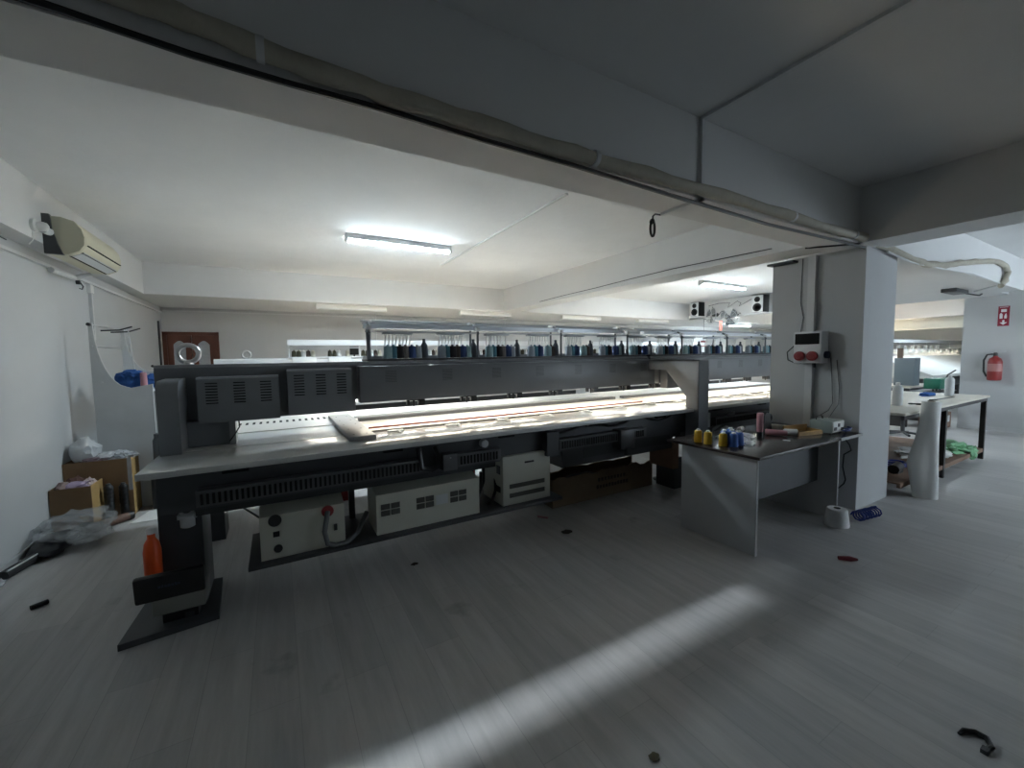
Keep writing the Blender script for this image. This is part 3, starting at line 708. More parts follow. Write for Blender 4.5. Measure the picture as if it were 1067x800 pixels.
tag(MB().tube([(4.648, 2.17, 1.62), (4.63, 2.20, 1.56), (4.63, 2.26, 1.50), (4.63, 2.25, 1.42), (4.63, 2.19, 1.39), (4.63, 2.14, 1.40), (4.63, 2.13, 1.385)], .006, 6).build('looped_cable', BLACK), 'thin black cable looping beside the socket box on the column', 'cable')
tag(MB().tube([(4.652, 2.15, 2.44), (4.655, 2.16, 2.0), (4.655, 2.13, 1.85), (4.655, 2.15, 1.705)], .004, 5).build('drop_cable', DUCT), 'thin grey cable dropping down the column to the socket box', 'cable')
tag(MB().tube([(4.655, 1.88, 1.44), (4.65, 1.86, 1.2), (4.65, 1.85, 1.0), (4.62, 1.87, .93), (4.50, 1.88, .90), (4.47, 1.86, .872)], .004, 5).build('drop_cable', DUCT), 'thin grey cable hanging from the socket box to the device on the desk', 'cable')
tag(MB().tube([(4.655, 1.83, 1.42), (4.65, 1.80, 1.15), (4.65, 1.80, 1.0), (4.60, 1.82, .93), (4.535, 1.83, .87)], .004, 5).build('drop_cable', DUCT), 'second thin grey cable hanging beside the first above the device', 'cable')
tag(B(4.56, 4.664, 2.2, 2.45, 2.41, 2.43).build('cable_bracket', DARK), 'small dark bracket strip at the top of the column', 'bracket')

# ------------------------------------------------------------------ cables along the main beam
bp = [(-1.5, 2.60), (-.9, 2.57), (-.283, 2.539), (-.174, 2.528), (.079, 2.50), (.391, 2.482), (.784, 2.478), (1.295, 2.476), (1.985, 2.485), (2.967, 2.487), (3.948, 2.478), (4.478, 2.495), (4.996, 2.47), (5.6, 2.425), (6.0, 2.415), (6.6, 2.45), (7.1, 2.53), (7.9, 2.63), (8.73, 2.715), (9.15, 2.70), (9.3, 2.62), (9.2, 2.48), (9.0, 2.40)]
P = []
for i in range(len(bp)-1):
    for k in range(4):
        u = k/4; P.append((bp[i][0]*(1-u)+bp[i+1][0]*u, 1.607 - .006*math.sin(i*1.3+k), bp[i][1]*(1-u)+bp[i+1][1]*u + .004*math.sin(i*2.1+k*1.7)))
P.append((bp[-1][0], 1.607, bp[-1][1]))
rs = [.034 + .003*math.sin(i*1.9) for i in range(len(P))]
t = thing('wrapped_pipe', 'thick tape wrapped pipe running along the lower edge of the ceiling beam', 'pipe', (2.5, 1.607, 2.47))
MB().tube(P, rs, 10).build('pipe_run', TAPE, t)
for (x, z) in ((.0, 2.505), (1.42, 2.477), (3.3, 2.485), (4.3, 2.49)):
    MB().lathe((x, 1.607, z), [(.0385, -.012), (.0385, .012)], 14, 'x').build('clip', PIPEW, t)
wp = [(-1.6, 2.52), (-.9, 2.50), (-.471, 2.485), (-.376, 2.477), (-.182, 2.464), (.078, 2.46), (.397, 2.463), (.798, 2.453), (1.319, 2.452), (2.023, 2.437), (3.028, 2.42), (4.026, 2.44), (4.6, 2.445)]
tag(MB().tube([(x, 1.632, z) for x, z in [(x, z-.022) for x, z in wp]], .011, 6).build('black_cable', BLACK), 'thin black cable sagging just below the wrapped pipe on the beam', 'cable')
tag(MB().tube([(4.60, 1.62, 2.46), (4.45, 1.65, 2.44), (4.3, 1.80, 2.437), (4.25, 1.95, 2.45)], .008, 6).build('branch_cable', BLACK), 'short dark cable crossing under the beam beside the column', 'cable')
tag(MB().tube([(5.0, 1.60, 2.425), (5.6, 1.60, 2.385), (6.6, 1.60, 2.41), (7.6, 1.60, 2.45), (8.6, 1.61, 2.44), (9.0, 1.62, 2.44)], .010, 6).build('thin_cable', PIPEW), 'thin pale cable under the wrapped pipe beyond the column', 'cable')
t = thing('dangling_cable', 'black cable knotted in a loop dangling from the beam edge', 'cable', (2.23, 1.94, 2.29))
MB().tube([(2.30, 1.938, 2.44), (2.25, 1.945, 2.44), (2.235, 1.95, 2.425), (2.232, 1.95, 2.395)], .006, 6).build('tail', BLACK, t)
MB().torus((2.232, 1.95, 2.345), .05, .008, 'y', 20, 6, sx=.42, sz=1.05).build('loop', BLACK, t)
MB().torus((2.232, 1.955, 2.392), .014, .007, 'x', 12, 6).build('knot', BLACK, t)
tag(MB().tube([(4.262, 6.33, 2.50), (4.262, 5.6, 2.515), (4.262, 4.8, 2.52), (4.262, 4.1, 2.535), (4.262, 3.4, 2.542), (4.262, 2.25, 2.517)], .005, 5).build('wall_cable', DARK), 'thin dark cable strung along the side of the cross beam', 'cable')

# ------------------------------------------------------------------ air conditioner and camera
t = thing('air_conditioner', 'old yellowed wall air conditioner high on the side beam', 'air conditioner', (-1.48, 5.25, 2.40))
prof = [(-1.6, 2.70), (-1.50, 2.705), (-1.42, 2.68), (-1.38, 2.62), (-1.365, 2.555), (-1.37, 2.49), (-1.40, 2.44), (-1.47, 2.405), (-1.6, 2.405)]
MB().prism(prof, 4.86, 5.80, 'y').build('body', OFFW, t)
MB().prism([(-1.6, 2.715), (-1.555, 2.715), (-1.545, 2.60), (-1.52, 2.48), (-1.49, 2.395), (-1.6, 2.395)], 4.825, 4.86, 'y').build('back_plate', DGREY, t)
MB().prism([(x+.004 if x > -1.59 else x, z) for x, z in prof], 4.845, 4.89, 'y').build('end_cap', mat('ac_end_plastic', (.52, .50, .38), .55), t)
MB().box(-1.40, -1.357, 4.92, 5.76, 2.497, 2.503, rot=Matrix.Rotation(0, 3, 'Y')).build('front_seam', VOID, t)
MB().prism([(-1.395, 2.446), (-1.39, 2.440), (-1.465, 2.404), (-1.47, 2.409)], 4.93, 5.75, 'y').build('air_flap', LABEL, t)
MB().box(-1.412, -1.398, 4.92, 5.76, 2.433, 2.447).build('outlet_gap', VOID, t)
MB().box(-1.485, -1.47, 4.92, 5.76, 2.402, 2.412).build('outlet_gap', VOID, t)
t = thing('security_camera', 'small white dome camera on the beam beside the air conditioner', 'camera', (-1.56, 4.66, 2.58))
MB().lathe((-1.6, 4.63, 2.62), [(.05, 0), (.05, .02), (.035, .03)], 16, 'x').build('mount', WHITEP, t)
MB().lathe((-1.57, 4.63, 2.615), [(.034, 0), (.036, .03), (.03, .05), (.015, .06)], 14, 'x').build('camera_body', WHITEP, t)
MB().rod((-1.555, 4.66, 2.60), (-1.54, 4.73, 2.60), .028, 12).build('lens_barrel', LABEL, t)
MB().tube([(-1.59, 4.60, 2.57), (-1.592, 4.60, 2.50), (-1.61, 4.58, 2.46)], .004, 5).build('lead', WHITEP, t)
t.location.z -= .045; t.location.y += .04
tag(MB().tube([(-1.725, 5.3, 2.34), (-1.70, 5.45, 2.335), (-1.71, 5.75, 2.345), (-1.60, 5.80, 2.395)], .025, 8).build('drain_pipe', PIPEW), 'short pale drain pipe below the air conditioner', 'pipe')
tag(MB().tube([(-1.75, 3.0, 2.46), (-1.74, 3.7, 2.44), (-1.74, 4.2, 2.462), (-1.72, 4.6, 2.43)], .005, 5).build('wall_cable', DARK), 'thin grey cable drooping along the side wall below the camera', 'cable')
t = thing('cable_hook', 'small dark hook on the side wall trunking below the air conditioner', 'hook', (-1.72, 5.95, 2.31))
MB().lathe((-1.76, 5.95, 2.33), [(.022, 0), (.022, .03)], 10, 'x').build('hook_base', DARK, t)
MB().tube([(-1.73, 5.95, 2.33), (-1.71, 5.95, 2.29), (-1.72, 5.95, 2.26), (-1.74, 5.95, 2.27)], .006, 6).build('hook_wire', DARK, t)

# ------------------------------------------------------------------ marbled rack by the side wall
t = thing('display_rack', 'marbled white rack with curved side panels and wire rails against the side wall', 'rack', (-1.4, 5.9, 0))
c0 = [(-1.62, 0), (-1.62, 1.89), (-1.59, 1.89)]
for i in range(9):
    u = i/8; c0.append((-1.585+.185*(u**1.7)*1.0 + (.02*u), 1.80-.55*(1-(1-u)**1.6)))
c0 += [(-1.34, 1.235), (-1.17, 1.27), (-1.17, 0)]
MB().prism(c0, 5.52, 5.545, 'y').build('side_panel', TILEP, t)
c1 = [(-1.72+.0, 0), (-1.72, 1.885), (-1.69, 1.885)] + [(-1.685+.2*((i/8)**1.7), 1.80-.42*(1-(1-i/8)**1.6)) for i in range(9)] + [(-1.30, 1.40), (-1.30, 0)]
MB().prism([(x+.12, z) for x, z in c1], 6.40, 6.425, 'y').build('side_panel', TILEP, t)
MB().box(-1.62, -1.18, 5.545, 6.40, .55, .575).build('shelf', TILEP, t)
MB().box(-1.60, -1.18, 5.545, 6.40, 1.19, 1.21).build('shelf', TILEP, t)
for (x, z) in ((-1.605, 1.87), (-1.60, 1.66), (-1.55, 1.30)):
    MB().rod((x, 5.50, z), (x, 6.44, z), .009, 8).build('wire_rail', STEEL, t)
for y in (5.85, 6.15):
    MB().tube([(-1.62, y, 1.83), (-1.48, y+.03, 1.84), (-1.38, y+.05, 1.88)], .008, 6).build('hook_arm', DARK, t)
MB().rod((-1.40, 6.0, 1.21), (-1.44, 6.0, 1.87), .006, 6).build('wire_upright', STEEL, t)
MB().lathe((-1.607, 5.515, 1.87), [(.016, -.03), (.016, .01)], 10, 'y').build('rail_cap', BLACK, t)
t.location.x += .04
bc = MB().blob((-1.36, 5.75, 1.285), (.13, .10, .12), .35, 2.0, 3, 3).blob((-1.20, 5.80, 1.27), (.11, .09, .09), .35, 2.4, 3, 5).blob((-1.33, 5.72, 1.37), (.09, .07, .05), .3, 2.4, 3, 8)
tag(bc.build('folded_cloth', BLUEC), 'bright blue cloth bundle lying on the marbled rack', 'cloth')
tag(MB().lathe((-1.225, 5.66, 1.211), [(.028, 0), (.03, .01), (.028, .17), (.012, .18)], 14).build('thread_cone', TH['pink']), 'pink thread cone standing beside the blue cloth on the rack', 'thread')
t = thing('spray_bottle', 'black handled bottle on the marbled rack by the machine end', 'bottle', (-1.10, 5.75, 1.30))
t.location = (-1.20, 6.05, 1.211)
MB().lathe((-1.20, 6.05, 1.211), [(.02, 0), (.028, .01), (.028, .12), (.012, .16), (.012, .20)], 12).build('bottle_body', TILEP, t)
MB().tube([(-1.20, 6.05, 1.405), (-1.20, 6.03, 1.44), (-1.22, 6.0, 1.45)], .014, 8).build('trigger', BLACK, t)

# ------------------------------------------------------------------ clutter by the side wall
def carton(name, label, x0, x1, y0, y1, h, mt, side, group=None):
    t = thing(name, label, 'box', ((x0+x1)/2, (y0+y1)/2, 0), group)
    th = .008
    MB().box(x0, x1, y0, y1, 0, th).build('base', mt, t)
    MB().box(x0, x1, y0, y0+th, th, h).build('front_panel', mt, t)
    MB().box(x0, x1, y1-th, y1, th, h).build('back_panel', mt, t)
    MB().box(x0, x0+th, y0+th, y1-th, th, h).build('end_panel', mt, t)
    MB().box(x1-th, x1, y0+th, y1-th, th, h).build('end_panel', side, t)
    return t
carton('cardboard_box', 'lower cardboard box of scraps before the taller one by the wall', -1.755, -1.49, 4.97, 5.25, .40, CARD, CARD_LIT)
t2 = carton('cardboard_box', 'taller cardboard box heaped with clear bags by the wall', -1.755, -1.28, 5.265, 5.51, .565, CARD, CARD_LIT)
MB().box(-1.31, -1.28, 5.258, 5.266, .25, .568).build('packing_tape', PLASTIC, t2)
# fabric scraps inside
for k, (x, y, z, s, mt_, lb) in enumerate(((-1.62, 5.08, .40, (.09, .06, .05), mat('lilac_cloth', (.38, .30, .42), .8), 'lilac cloth scrap on top of the lower cardboard box'),
        (-1.545, 5.14, .405, (.045, .07, .05), mat('blush_cloth', (.42, .34, .33), .8), 'blush cloth scrap in the lower cardboard box near its lit end'),
        (-1.64, 5.17, .41, (.07, .06, .06), mat('maroon_cloth', (.10, .045, .035), .8), 'dark maroon cloth scrap in the lower cardboard box'),
        (-1.70, 5.08, .41, (.045, .07, .05), mat('mauve_cloth', (.25, .18, .17), .8), 'brownish mauve cloth scrap at the wall end of the lower box'))):
    tag(MB().blob((x, y, z-.02), s, .4, 2.2, 3, k+20, flat=False).build('cloth_scrap', mt_), lb, 'cloth', 'cloth scraps in the cardboard box')
    # what fills the box below the scrap
tag(B(-1.746, -1.499, 4.979, 5.241, .009, .37).build('packed_cloth', mat('packed_cloth', (.12, .08, .07), .9, noise=.3, nscale=20)), 'dark cloth packed inside the lower cardboard box', 'cloth')
tag(B(-1.746, -1.289, 5.274, 5.501, .009, .52).build('packed_cloth', mat('packed_cloth', (.12, .08, .07), .9)), 'dark cloth packed inside the taller cardboard box', 'cloth')
tag(MB().blob((-1.63, 5.385, .64), (.10, .10, .14), .28, 2.0, 3, 31).build('plastic_bag', mat('thick_white_bag', (.62, .63, .64), .3, alpha=.88, bump=.5, bscale=22)), 'upright white plastic bag standing on the taller cardboard box', 'bag')
bg = MB()
for k, (x, y, s) in enumerate(((-1.49, 5.36, .09), (-1.40, 5.40, .09), (-1.335, 5.36, .08), (-1.43, 5.44, .07))): bg.blob((x, y, .575), (s, s*.9, s*.6), .5, 2.5, 3, k+40)
tag(bg.build('plastic_bag', PLASTIC), 'crumpled clear plastic bags heaped on the taller cardboard box', 'bag')
tag(MB().blob((-1.55, 5.31, .57), (.10, .04, .03), .3, 2, 3, 47).build('cloth_scrap', mat('dusky_cloth', (.20, .14, .16), .8)), 'dusky pink scrap under the bags on the taller box', 'cloth')
t = thing('bubble_bag', 'large translucent plastic bag slumped over black packs on the floor by the wall', 'bag', (-1.55, 4.72, 0))
MB().blob((-1.52, 4.80, .13), (.22, .26, .12), .45, 1.8, 4, 50).blob((-1.42, 4.66, .10), (.11, .13, .085), .5, 2.5, 3, 52).build('bag_film', WRAP, t)
t.location.y -= .10
bk = MB().blob((-1.62, 4.60, .05), (.12, .24, .07), .25, 1.6, 3, 60).build('black_pack', mat('black_pack_film', (.015, .016, .019), .35))
tag(bk, 'slumped black pack lying against the wall beside the plastic bag', 'pack')
t = thing('long_roll', 'long dark roll with a pale edge lying on the floor along the wall', 'roll', (-1.66, 4.38, 0))
MB().tube([(-1.71, 4.12, .035), (-1.62, 4.55, .035)], .034, 10).build('roll_body', DARK, t)
MB().tube([(-1.685, 4.12, .066), (-1.595, 4.55, .066)], .006, 6).build('pale_edge', LABEL, t)
tag(MB().blob((-1.71, 4.02, .02), (.04, .07, .03), .4, 2, 3, 66).build('plastic_scrap', PLASTIC), 'crumpled clear plastic scrap at the end of the dark roll', 'scrap')
t = thing('cardboard_tube', 'brown cardboard tube lying on the floor beside the boxes', 'tube', (-1.41, 4.98, 0))
MB().tube([(-1.53, 4.86, .04), (-1.29, 5.10, .04)], .038, 12).build('tube_body', mat('brown_tube', (.13, .07, .05), .6), t)
MB().tube([(-1.292, 5.098, .04), (-1.268, 5.122, .04)], .040, 12).build('dark_end', BLACK, t)
for (x, y, r, h, mt_, lb, cat) in ((-1.435, 5.18, .036, .34, DARK, 'dark ribbed canister standing between the two cardboard boxes', 'canister'), (-1.335, 5.20, .034, .33, BLACK, 'black canister standing in front of the taller cardboard box', 'canister')):
    t = thing('canister', lb, cat, (x, y, 0))
    pr_ = [(r*.9, 0), (r, .01)]
    for k in range(8): pr_ += [(r, .02+k*h/9), (r*.9, .028+k*h/9), (r, .036+k*h/9)]
    pr_ += [(r, h-.02), (r*.6, h)]
    MB().lathe((x, y, 0), pr_, 14).build('canister_body', mt_, t)
    MB().lathe((x, y, h), [(r*.55, 0), (r*.5, .015)], 12).build('cap', DGREY, t)
t = thing('thermos', 'tall grey flask standing upright beside the machine end', 'flask', (-1.10, 5.40, 0))
MB().box(-1.16, -1.02, 5.33, 5.50, 0, .45, bev=.01).build('stand_box', DARK, t)
MB().lathe((-1.085, 5.42, .45), [(.055, 0), (.06, .02), (.058, .24), (.045, .27), (.045, .31), (.03, .315)], 16).build('flask_body', DUCT, t)
MB().tube([(-1.03, 5.40, .68), (-1.0, 5.38, .62), (-1.03, 5.40, .54)], .01, 6).build('handle', STEEL, t)
pp = MB().prism([(-1.25, 4.97), (-1.02, 4.95), (-1.0, 5.3), (-1.18, 5.28)], .001, .006, 'z')
tag(pp.build('paper_sheet', PAPER), 'white sheet lying on the floor by the cardboard tube', 'paper')

# orange bottle behind the black panel
t = thing('orange_bottle', 'orange plastic bottle standing on the machine foot behind the black panel', 'bottle', (-.655, 2.935, .20))
MB().lathe((-.655, 2.935, .201), [(.032, 0), (.040, .006), (.041, .24), (.034, .285), (.018, .315), (.018, .34)], 18).build('bottle_body', ORANGE, t)
MB().lathe((-.655, 2.935, .541), [(.021, 0), (.021, .03), (.012, .035)], 14).build('cap', WHITEP, t)

# ------------------------------------------------------------------ long open carton under the machine
t = thing('cardboard_carton', 'long open cardboard carton lying on the floor under the grey machine', 'box', (3.0, 3.25, 0))
rng = random.Random(4)
def torn(x0, x1, h, n, seed):
    r_ = random.Random(seed)
    return [(x0, 0)] + [(x0+(x1-x0)*i/n, h+r_.uniform(-.018, .02)) for i in range(n+1)] + [(x1, 0)]
MB().prism(torn(2.28, 3.68, .285, 22, 1), 3.19, 3.20, 'y').build('front_panel', CARD2, t)
MB().prism(torn(2.28, 3.68, .27, 14, 2), 3.50, 3.51, 'y').build('back_panel', CARD2, t)
MB().box(2.28, 2.29, 3.20, 3.50, 0, .275).build('end_panel', CARD2, t)
MB().box(3.67, 3.68, 3.20, 3.50, 0, .20).build('end_panel', CARD2, t)
MB().box(2.28, 3.68, 3.20, 3.50, 0, .01).build('base', CARD2, t)
ik = MB(); r_ = random.Random(11)
for i in range(9):
    x = 2.86+i*.045
    ik.box(x, x+.028, 3.186, 3.1902, .175+r_.uniform(-.003, .003), .21)
ik.build('faded_print', INK, t); ik = MB()
for i in range(11):
    x = 2.84+i*.042
    ik.box(x, x+.03, 3.186, 3.1902, .10, .135+r_.uniform(-.004, .004))
ik.build('faded_print', INK, t)
tag(MB().blob((2.75, 3.35, .12), (.36, .12, .12), .3, 2.2, 3, 71).build('dark_cloth', DARK), 'dark cloth heaped inside the long carton', 'cloth')

# red and orange items seen between the control boxes
for (x, y, z, mt_, lb) in ((.62, 4.6, 0, RED, 'red spool box on the floor behind the machine, seen beside the double vented box'), (2.05, 4.6, 0, RED, 'red spool box on the floor seen beside the tall control box'), (2.62, 4.4, 0, ORANGE, 'orange spool box on the floor beyond the tall control box')):
    t = thing('spool_box', lb, 'box', (x, y, 0))
    MB().box(x-.10, x+.02, y-.06, y+.06, 0, .30, bev=.004).build('box_body', mt_, t)
    MB().box(x-.11, x+.03, y-.07, y+.07, .30, .34, bev=.004).build('lid', WHITEP, t)

# ------------------------------------------------------------------ floor bits
t = thing('fan_hook', 'dark curved hook lying on the bare floor', 'hook', (2.26, .40, 0))
t.name = 'floor_hook'
MB().tube([(2.235, .43, .008), (2.27, .425, .009), (2.297, .40, .009), (2.295, .37, .009), (2.26, .352, .009), (2.225, .36, .008)], [.006, .009, .01, .011, .010, .007], 8).build('hook_body', BLACK, t)
MB().box(2.205, 2.235, .35, .37, 0, .016).build('hook_tip', DARK, t)
tag(MB().tube([(3.45, 1.30, .012), (3.50, 1.25, .014), (3.54, 1.22, .010)], [.014, .018, .008], 8).build('cloth_strip', mat('dull_red_cloth', (.20, .03, .04), .8)), 'dull red strip of cloth on the floor before the white cone', 'cloth')
t = thing('marker_cap', 'small black cap lying on the floor near the boxes', 'cap', (-1.34, 3.56, 0))
MB().tube([(-1.37, 3.54, .014), (-1.31, 3.585, .014)], .014, 10).build('cap_body', BLACK, t)
tag(B(.12, .20, 4.02-.6, 4.12-.6, 0, .012, rot=Matrix.Rotation(.6, 3, 'Z')).build('paper_scrap', mat('beige_scrap', (.36, .27, .22), .8)), 'small beige paper scrap on the floor before the first control box', 'scrap')
tag(MB().blob((2.07, 2.70, .003), (.05, .035, .006), .4, 2, 2, 80).build('dry_leaf', INK), 'small dark flake on the floor in front of the carton', 'scrap')
tag(MB().tube([(2.10, 3.02, .008), (2.04, 3.10, .008)], .010, 8).build('thread_stub', TH['pink']), 'short pink stub on the floor before the long carton', 'scrap')
tag(MB().blob((1.15, .975, .003), (.022, .016, .004), .5, 2, 2, 81).build('lint_scrap', mat('olive_lint', (.10, .085, .05), .9)), 'olive tuft of lint on the open floor', 'scrap')
tag(MB().blob((.80, 3.10-.25, .003), (.025, .02, .006), .5, 2, 2, 82).build('lint_scrap', INK), 'dark speck of lint on the floor below the vented control box', 'scrap')

# ------------------------------------------------------------------ right worktable and its things
WT = thing('work_table', 'pale topped work table with dark iron legs past the column', 'table', (7.2, 2.1, 0))
MB().box(5.40, 8.40, 1.53, 2.65, .845, .872, bev=.003).build('table_top', TWOOD, WT)
MB().box(5.43, 8.37, 1.545, 1.58, .80, .845).build('apron_rail', IRON, WT)
MB().box(5.43, 8.37, 2.60, 2.635, .80, .845).build('apron_rail', IRON, WT)
for x, ys in ((5.43, (1.86, 2.59)), (6.70, (1.545, 2.59)), (8.31, (1.545, 2.59))):
    for y in ys:
        MB().box(x, x+.05, y, y+.05, 0, .80).build('leg', IRON, WT)
MB().box(5.43, 8.37, 1.55, 1.58, .10, .15).build('shelf_rail', SHELFW, WT)
MB().box(5.43, 8.37, 2.60, 2.63, .10, .15).build('shelf_rail', SHELFW, WT)
MB().box(5.43, 8.37, 1.58, 2.60, .135, .15).build('shelf', SHELFW, WT)
tz = .8725
def can(x, y, label, h=.19):
    t = thing('spray_can', label, 'can', (x, y, tz))
    MB().lathe((x, y, tz), [(.045, 0), (.048, .005), (.048, h), (.03, h+.03)], 16).build('can_body', LABEL, t)
    MB().lathe((x, y, tz+h+.03), [(.02, 0), (.022, .03), (.012, .035)], 12).build('cap', WHITEP, t)
can(8.0, 1.83, 'grey spray can standing on the pale work table', .22)
can(6.15, 1.82, 'grey spray can at the column edge on the pale work table', .20)
tag(MB().blob((7.75, 1.98, tz+.018), (.16, .07, .035), .3, 2, 3, 90).build('folded_cloth', BLUEC), 'blue folded cloth on the pale work table', 'cloth')
t = thing('ruler', 'dark ruler lying on the pale work table', 'ruler', (7.3, 1.75, tz))
MB().box(7.0, 7.75, 1.735, 1.765, tz, tz+.006, rot=Matrix.Rotation(-.05, 3, 'Z')).build('blade', DUCT, t)
MB().box(7.0, 7.12, 1.73, 1.77, tz+.006, tz+.018, rot=Matrix.Rotation(-.05, 3, 'Z')).build('grip', BLACK, t)
t = thing('scissors', 'scissors lying open on the pale work table', 'scissors', (6.5, 1.72, tz))
MB().box(6.45, 6.68, 1.71, 1.722, tz, tz+.006, rot=Matrix.Rotation(.12, 3, 'Z')).build('blade', STEEL, t)
MB().torus((6.40, 1.70, tz+.008), .03, .008, 'z', 14, 6).torus((6.40, 1.76, tz+.008), .03, .008, 'z', 14, 6).build('handle', BLACK, t)
# roll of backing paper leaning on the table
t = thing('paper_roll', 'tall white roll of backing paper standing before the work table', 'roll', (5.69, 1.44, 0))
n = 26; rows = 14; bm = MB()
rings = []
for j in range(rows+1):
    u = j/rows; ring = []
    for k in range(n):
        a = 2*PI*k/n
        r = .092 - .018*u + .006*math.sin(3*a+4*u)
        if math.cos(a-2.5) > .6: r += .09*max(0, (1-abs(u-.36)/.42))*(math.cos(a-2.5)-.6)/.4
        ring.append(bm.bm.verts.new((5.69+.03*u+r*math.cos(a), 1.43+r*math.sin(a)*.95, .98*u)))
    rings.append(ring)
for j in range(rows):
    for k in range(n):
        f = bm.bm.faces.new((rings[j][k], rings[j][(k+1) % n], rings[j+1][(k+1) % n], rings[j+1][k])); f.smooth = True
bm.bm.faces.new(rings[0][::-1]); bm.bm.faces.new(rings[-1])
bm.build('paper', PAPER, t)
MB().lathe((5.72, 1.43, .981), [(.03, 0), (.028, .003)], 14).build('core', CARD, t)
# lower shelf contents
z0 = .151
tag(MB().blob((7.2, 1.85, z0+.03), (.42, .22, .05), .35, 2.2, 4, 95).build('white_cloth', PAPER), 'white cloth spread on the lower shelf of the work table', 'cloth')
gc = MB().blob((7.75, 1.78, z0+.05), (.28, .20, .075), .5, 2.5, 4, 97).blob((7.85, 1.56, z0+.0), (.09, .05, .09), .5, 2.5, 3, 98, flat=False)
tag(gc.build('green_cloth', GREENC), 'green and white cloth spilling off the lower shelf of the work table', 'cloth')
tag(MB().tube([(6.2, 2.3, z0+.04), (6.9, 2.35, z0+.04)], .04, 10).build('cloth_roll', PAPER), 'white cloth roll at the back of the lower shelf', 'roll')
tag(MB().tube([(6.15+.12*math.cos(k*.8), 1.80+.08*math.sin(k*.8), z0+.012+.003*k) for k in range(22)], .010, 6).build('coiled_hose', BLUEH), 'blue hose coil on the lower shelf behind the column', 'hose')
t = thing('black_motor', 'small black motor on the lower shelf behind the column', 'motor', (5.9, 1.74, z0))
MB().tube([(5.80, 1.72, z0+.05), (6.02, 1.74, z0+.05)], .05, 12).build('motor_body', BLACK, t); MB().box(5.84, 5.98, 1.69, 1.77, z0, z0+.03).build('base', DARK, t)
t = thing('stool', 'grey stool half hidden under the pale work table', 'stool', (9.6, 2.75, 0))
MB().lathe((9.6, 2.75, .36), [(.16, 0), (.18, .02), (.18, .06), (.14, .08)], 20).build('seat', DUCT, t)
MB().rod((9.6, 2.75, .05), (9.6, 2.75, .36), .03).build('column', DARK, t)
for k in range(5):
    a = k*2*PI/5; MB().rod((9.6, 2.75, .06), (9.6+.25*math.cos(a), 2.75+.25*math.sin(a), .03), .02).build('leg', DARK, t)
t = thing('plastic_crate', 'brown crate with a pale label standing at the wall end behind the work table', 'crate', (11.1, 2.72, 0))
MB().box(10.9, 11.35, 2.55, 2.9, 0, .30, bev=.01).build('crate_body', SHELFW, t); MB().box(11.02, 11.22, 2.542, 2.55, .12, .24).build('label_plate', LABEL, t)
MB().tube([(11.0, 2.6, .30), (11.2, 2.7, .55)], .012, 6).tube([(11.2, 2.6, .30), (11.0, 2.7, .55)], .012, 6).build('crossed_sticks', IRON, t)
# side room
t = thing('sewing_machine', 'green sewing machine standing on a stand beyond the work table', 'machine', (10.6, 2.62, 0))
MB().box(10.40, 10.85, 2.5, 2.72, .80, .99, bev=.015).build('machine_body', GREENP, t)
MB().box(10.2, 11.1, 2.45, 2.85, .74, .76).build('stand_top', DUCT, t)
for x in (10.3, 11.0): MB().rod((x, 2.65, 0), (x, 2.65, .74), .02).build('leg', IRON, t)
for x in (10.44, 10.62, 10.80): MB().rod((x, 2.6, .758), (x, 2.6, .80), .014).build('foot', BLACK, t)
MB().tube([(10.9, 2.6, .9), (11.05, 2.55, 1.05), (11.2, 2.5, 1.12)], .012, 6).tube([(11.05, 2.55, 1.05), (11.2, 2.6, 1.03)], .012, 6).build('thread_arm', IRON, t)
t.location.x -= .2; t.location.y -= .05
t = thing('control_cabinet', 'blue grey control cabinet beyond the column edge', 'cabinet', (11.0, 3.14, 0))
MB().box(10.9, 11.2, 2.99, 3.30, .80, 1.35, bev=.008).build('cabinet_body', mat('bluegrey_enamel', (.15, .185, .21), .5), t)
MB().box(10.6, 11.9, 2.95, 3.5, .765, .80).build('bench_top', TWOOD, t)
MB().box(10.62, 11.88, 2.97, 3.48, .55, .765).build('bench_frame', DARK, t)
for x in (10.65, 11.80): MB().box(x, x+.05, 3.0, 3.45, 0, .55).build('leg', IRON, t)
MB().box(10.93, 10.99, 3.19, 3.27, 1.35, 1.55).build('side_box', mat('brown_enamel', (.16, .11, .08), .5), t)
R4, rx4 = rear_machine(11.9, 18.5, 4.05, 'distant white embroidery machine in the side room with a brightly lit bed', None, 110)
MB().prism([(3.0, .90), (3.0, .96), (3.95, 1.36), (3.95, .90)], 12.0, 18.4).build('lit_frame', WHITEP, R4)
for i in range(9):
    s = 12.85 + i*.477
    cone('small', 'white', (s, 4.12, 1.537), 'white thread cone, %s along the distant machine in the side room' % ordinal(i), 'thread cones on the distant machine')
    cone('small', 'cream', (s+.10, 4.12, 1.537), 'cream thread cone, %s along the distant machine in the side room' % ordinal(i), 'thread cones on the distant machine')

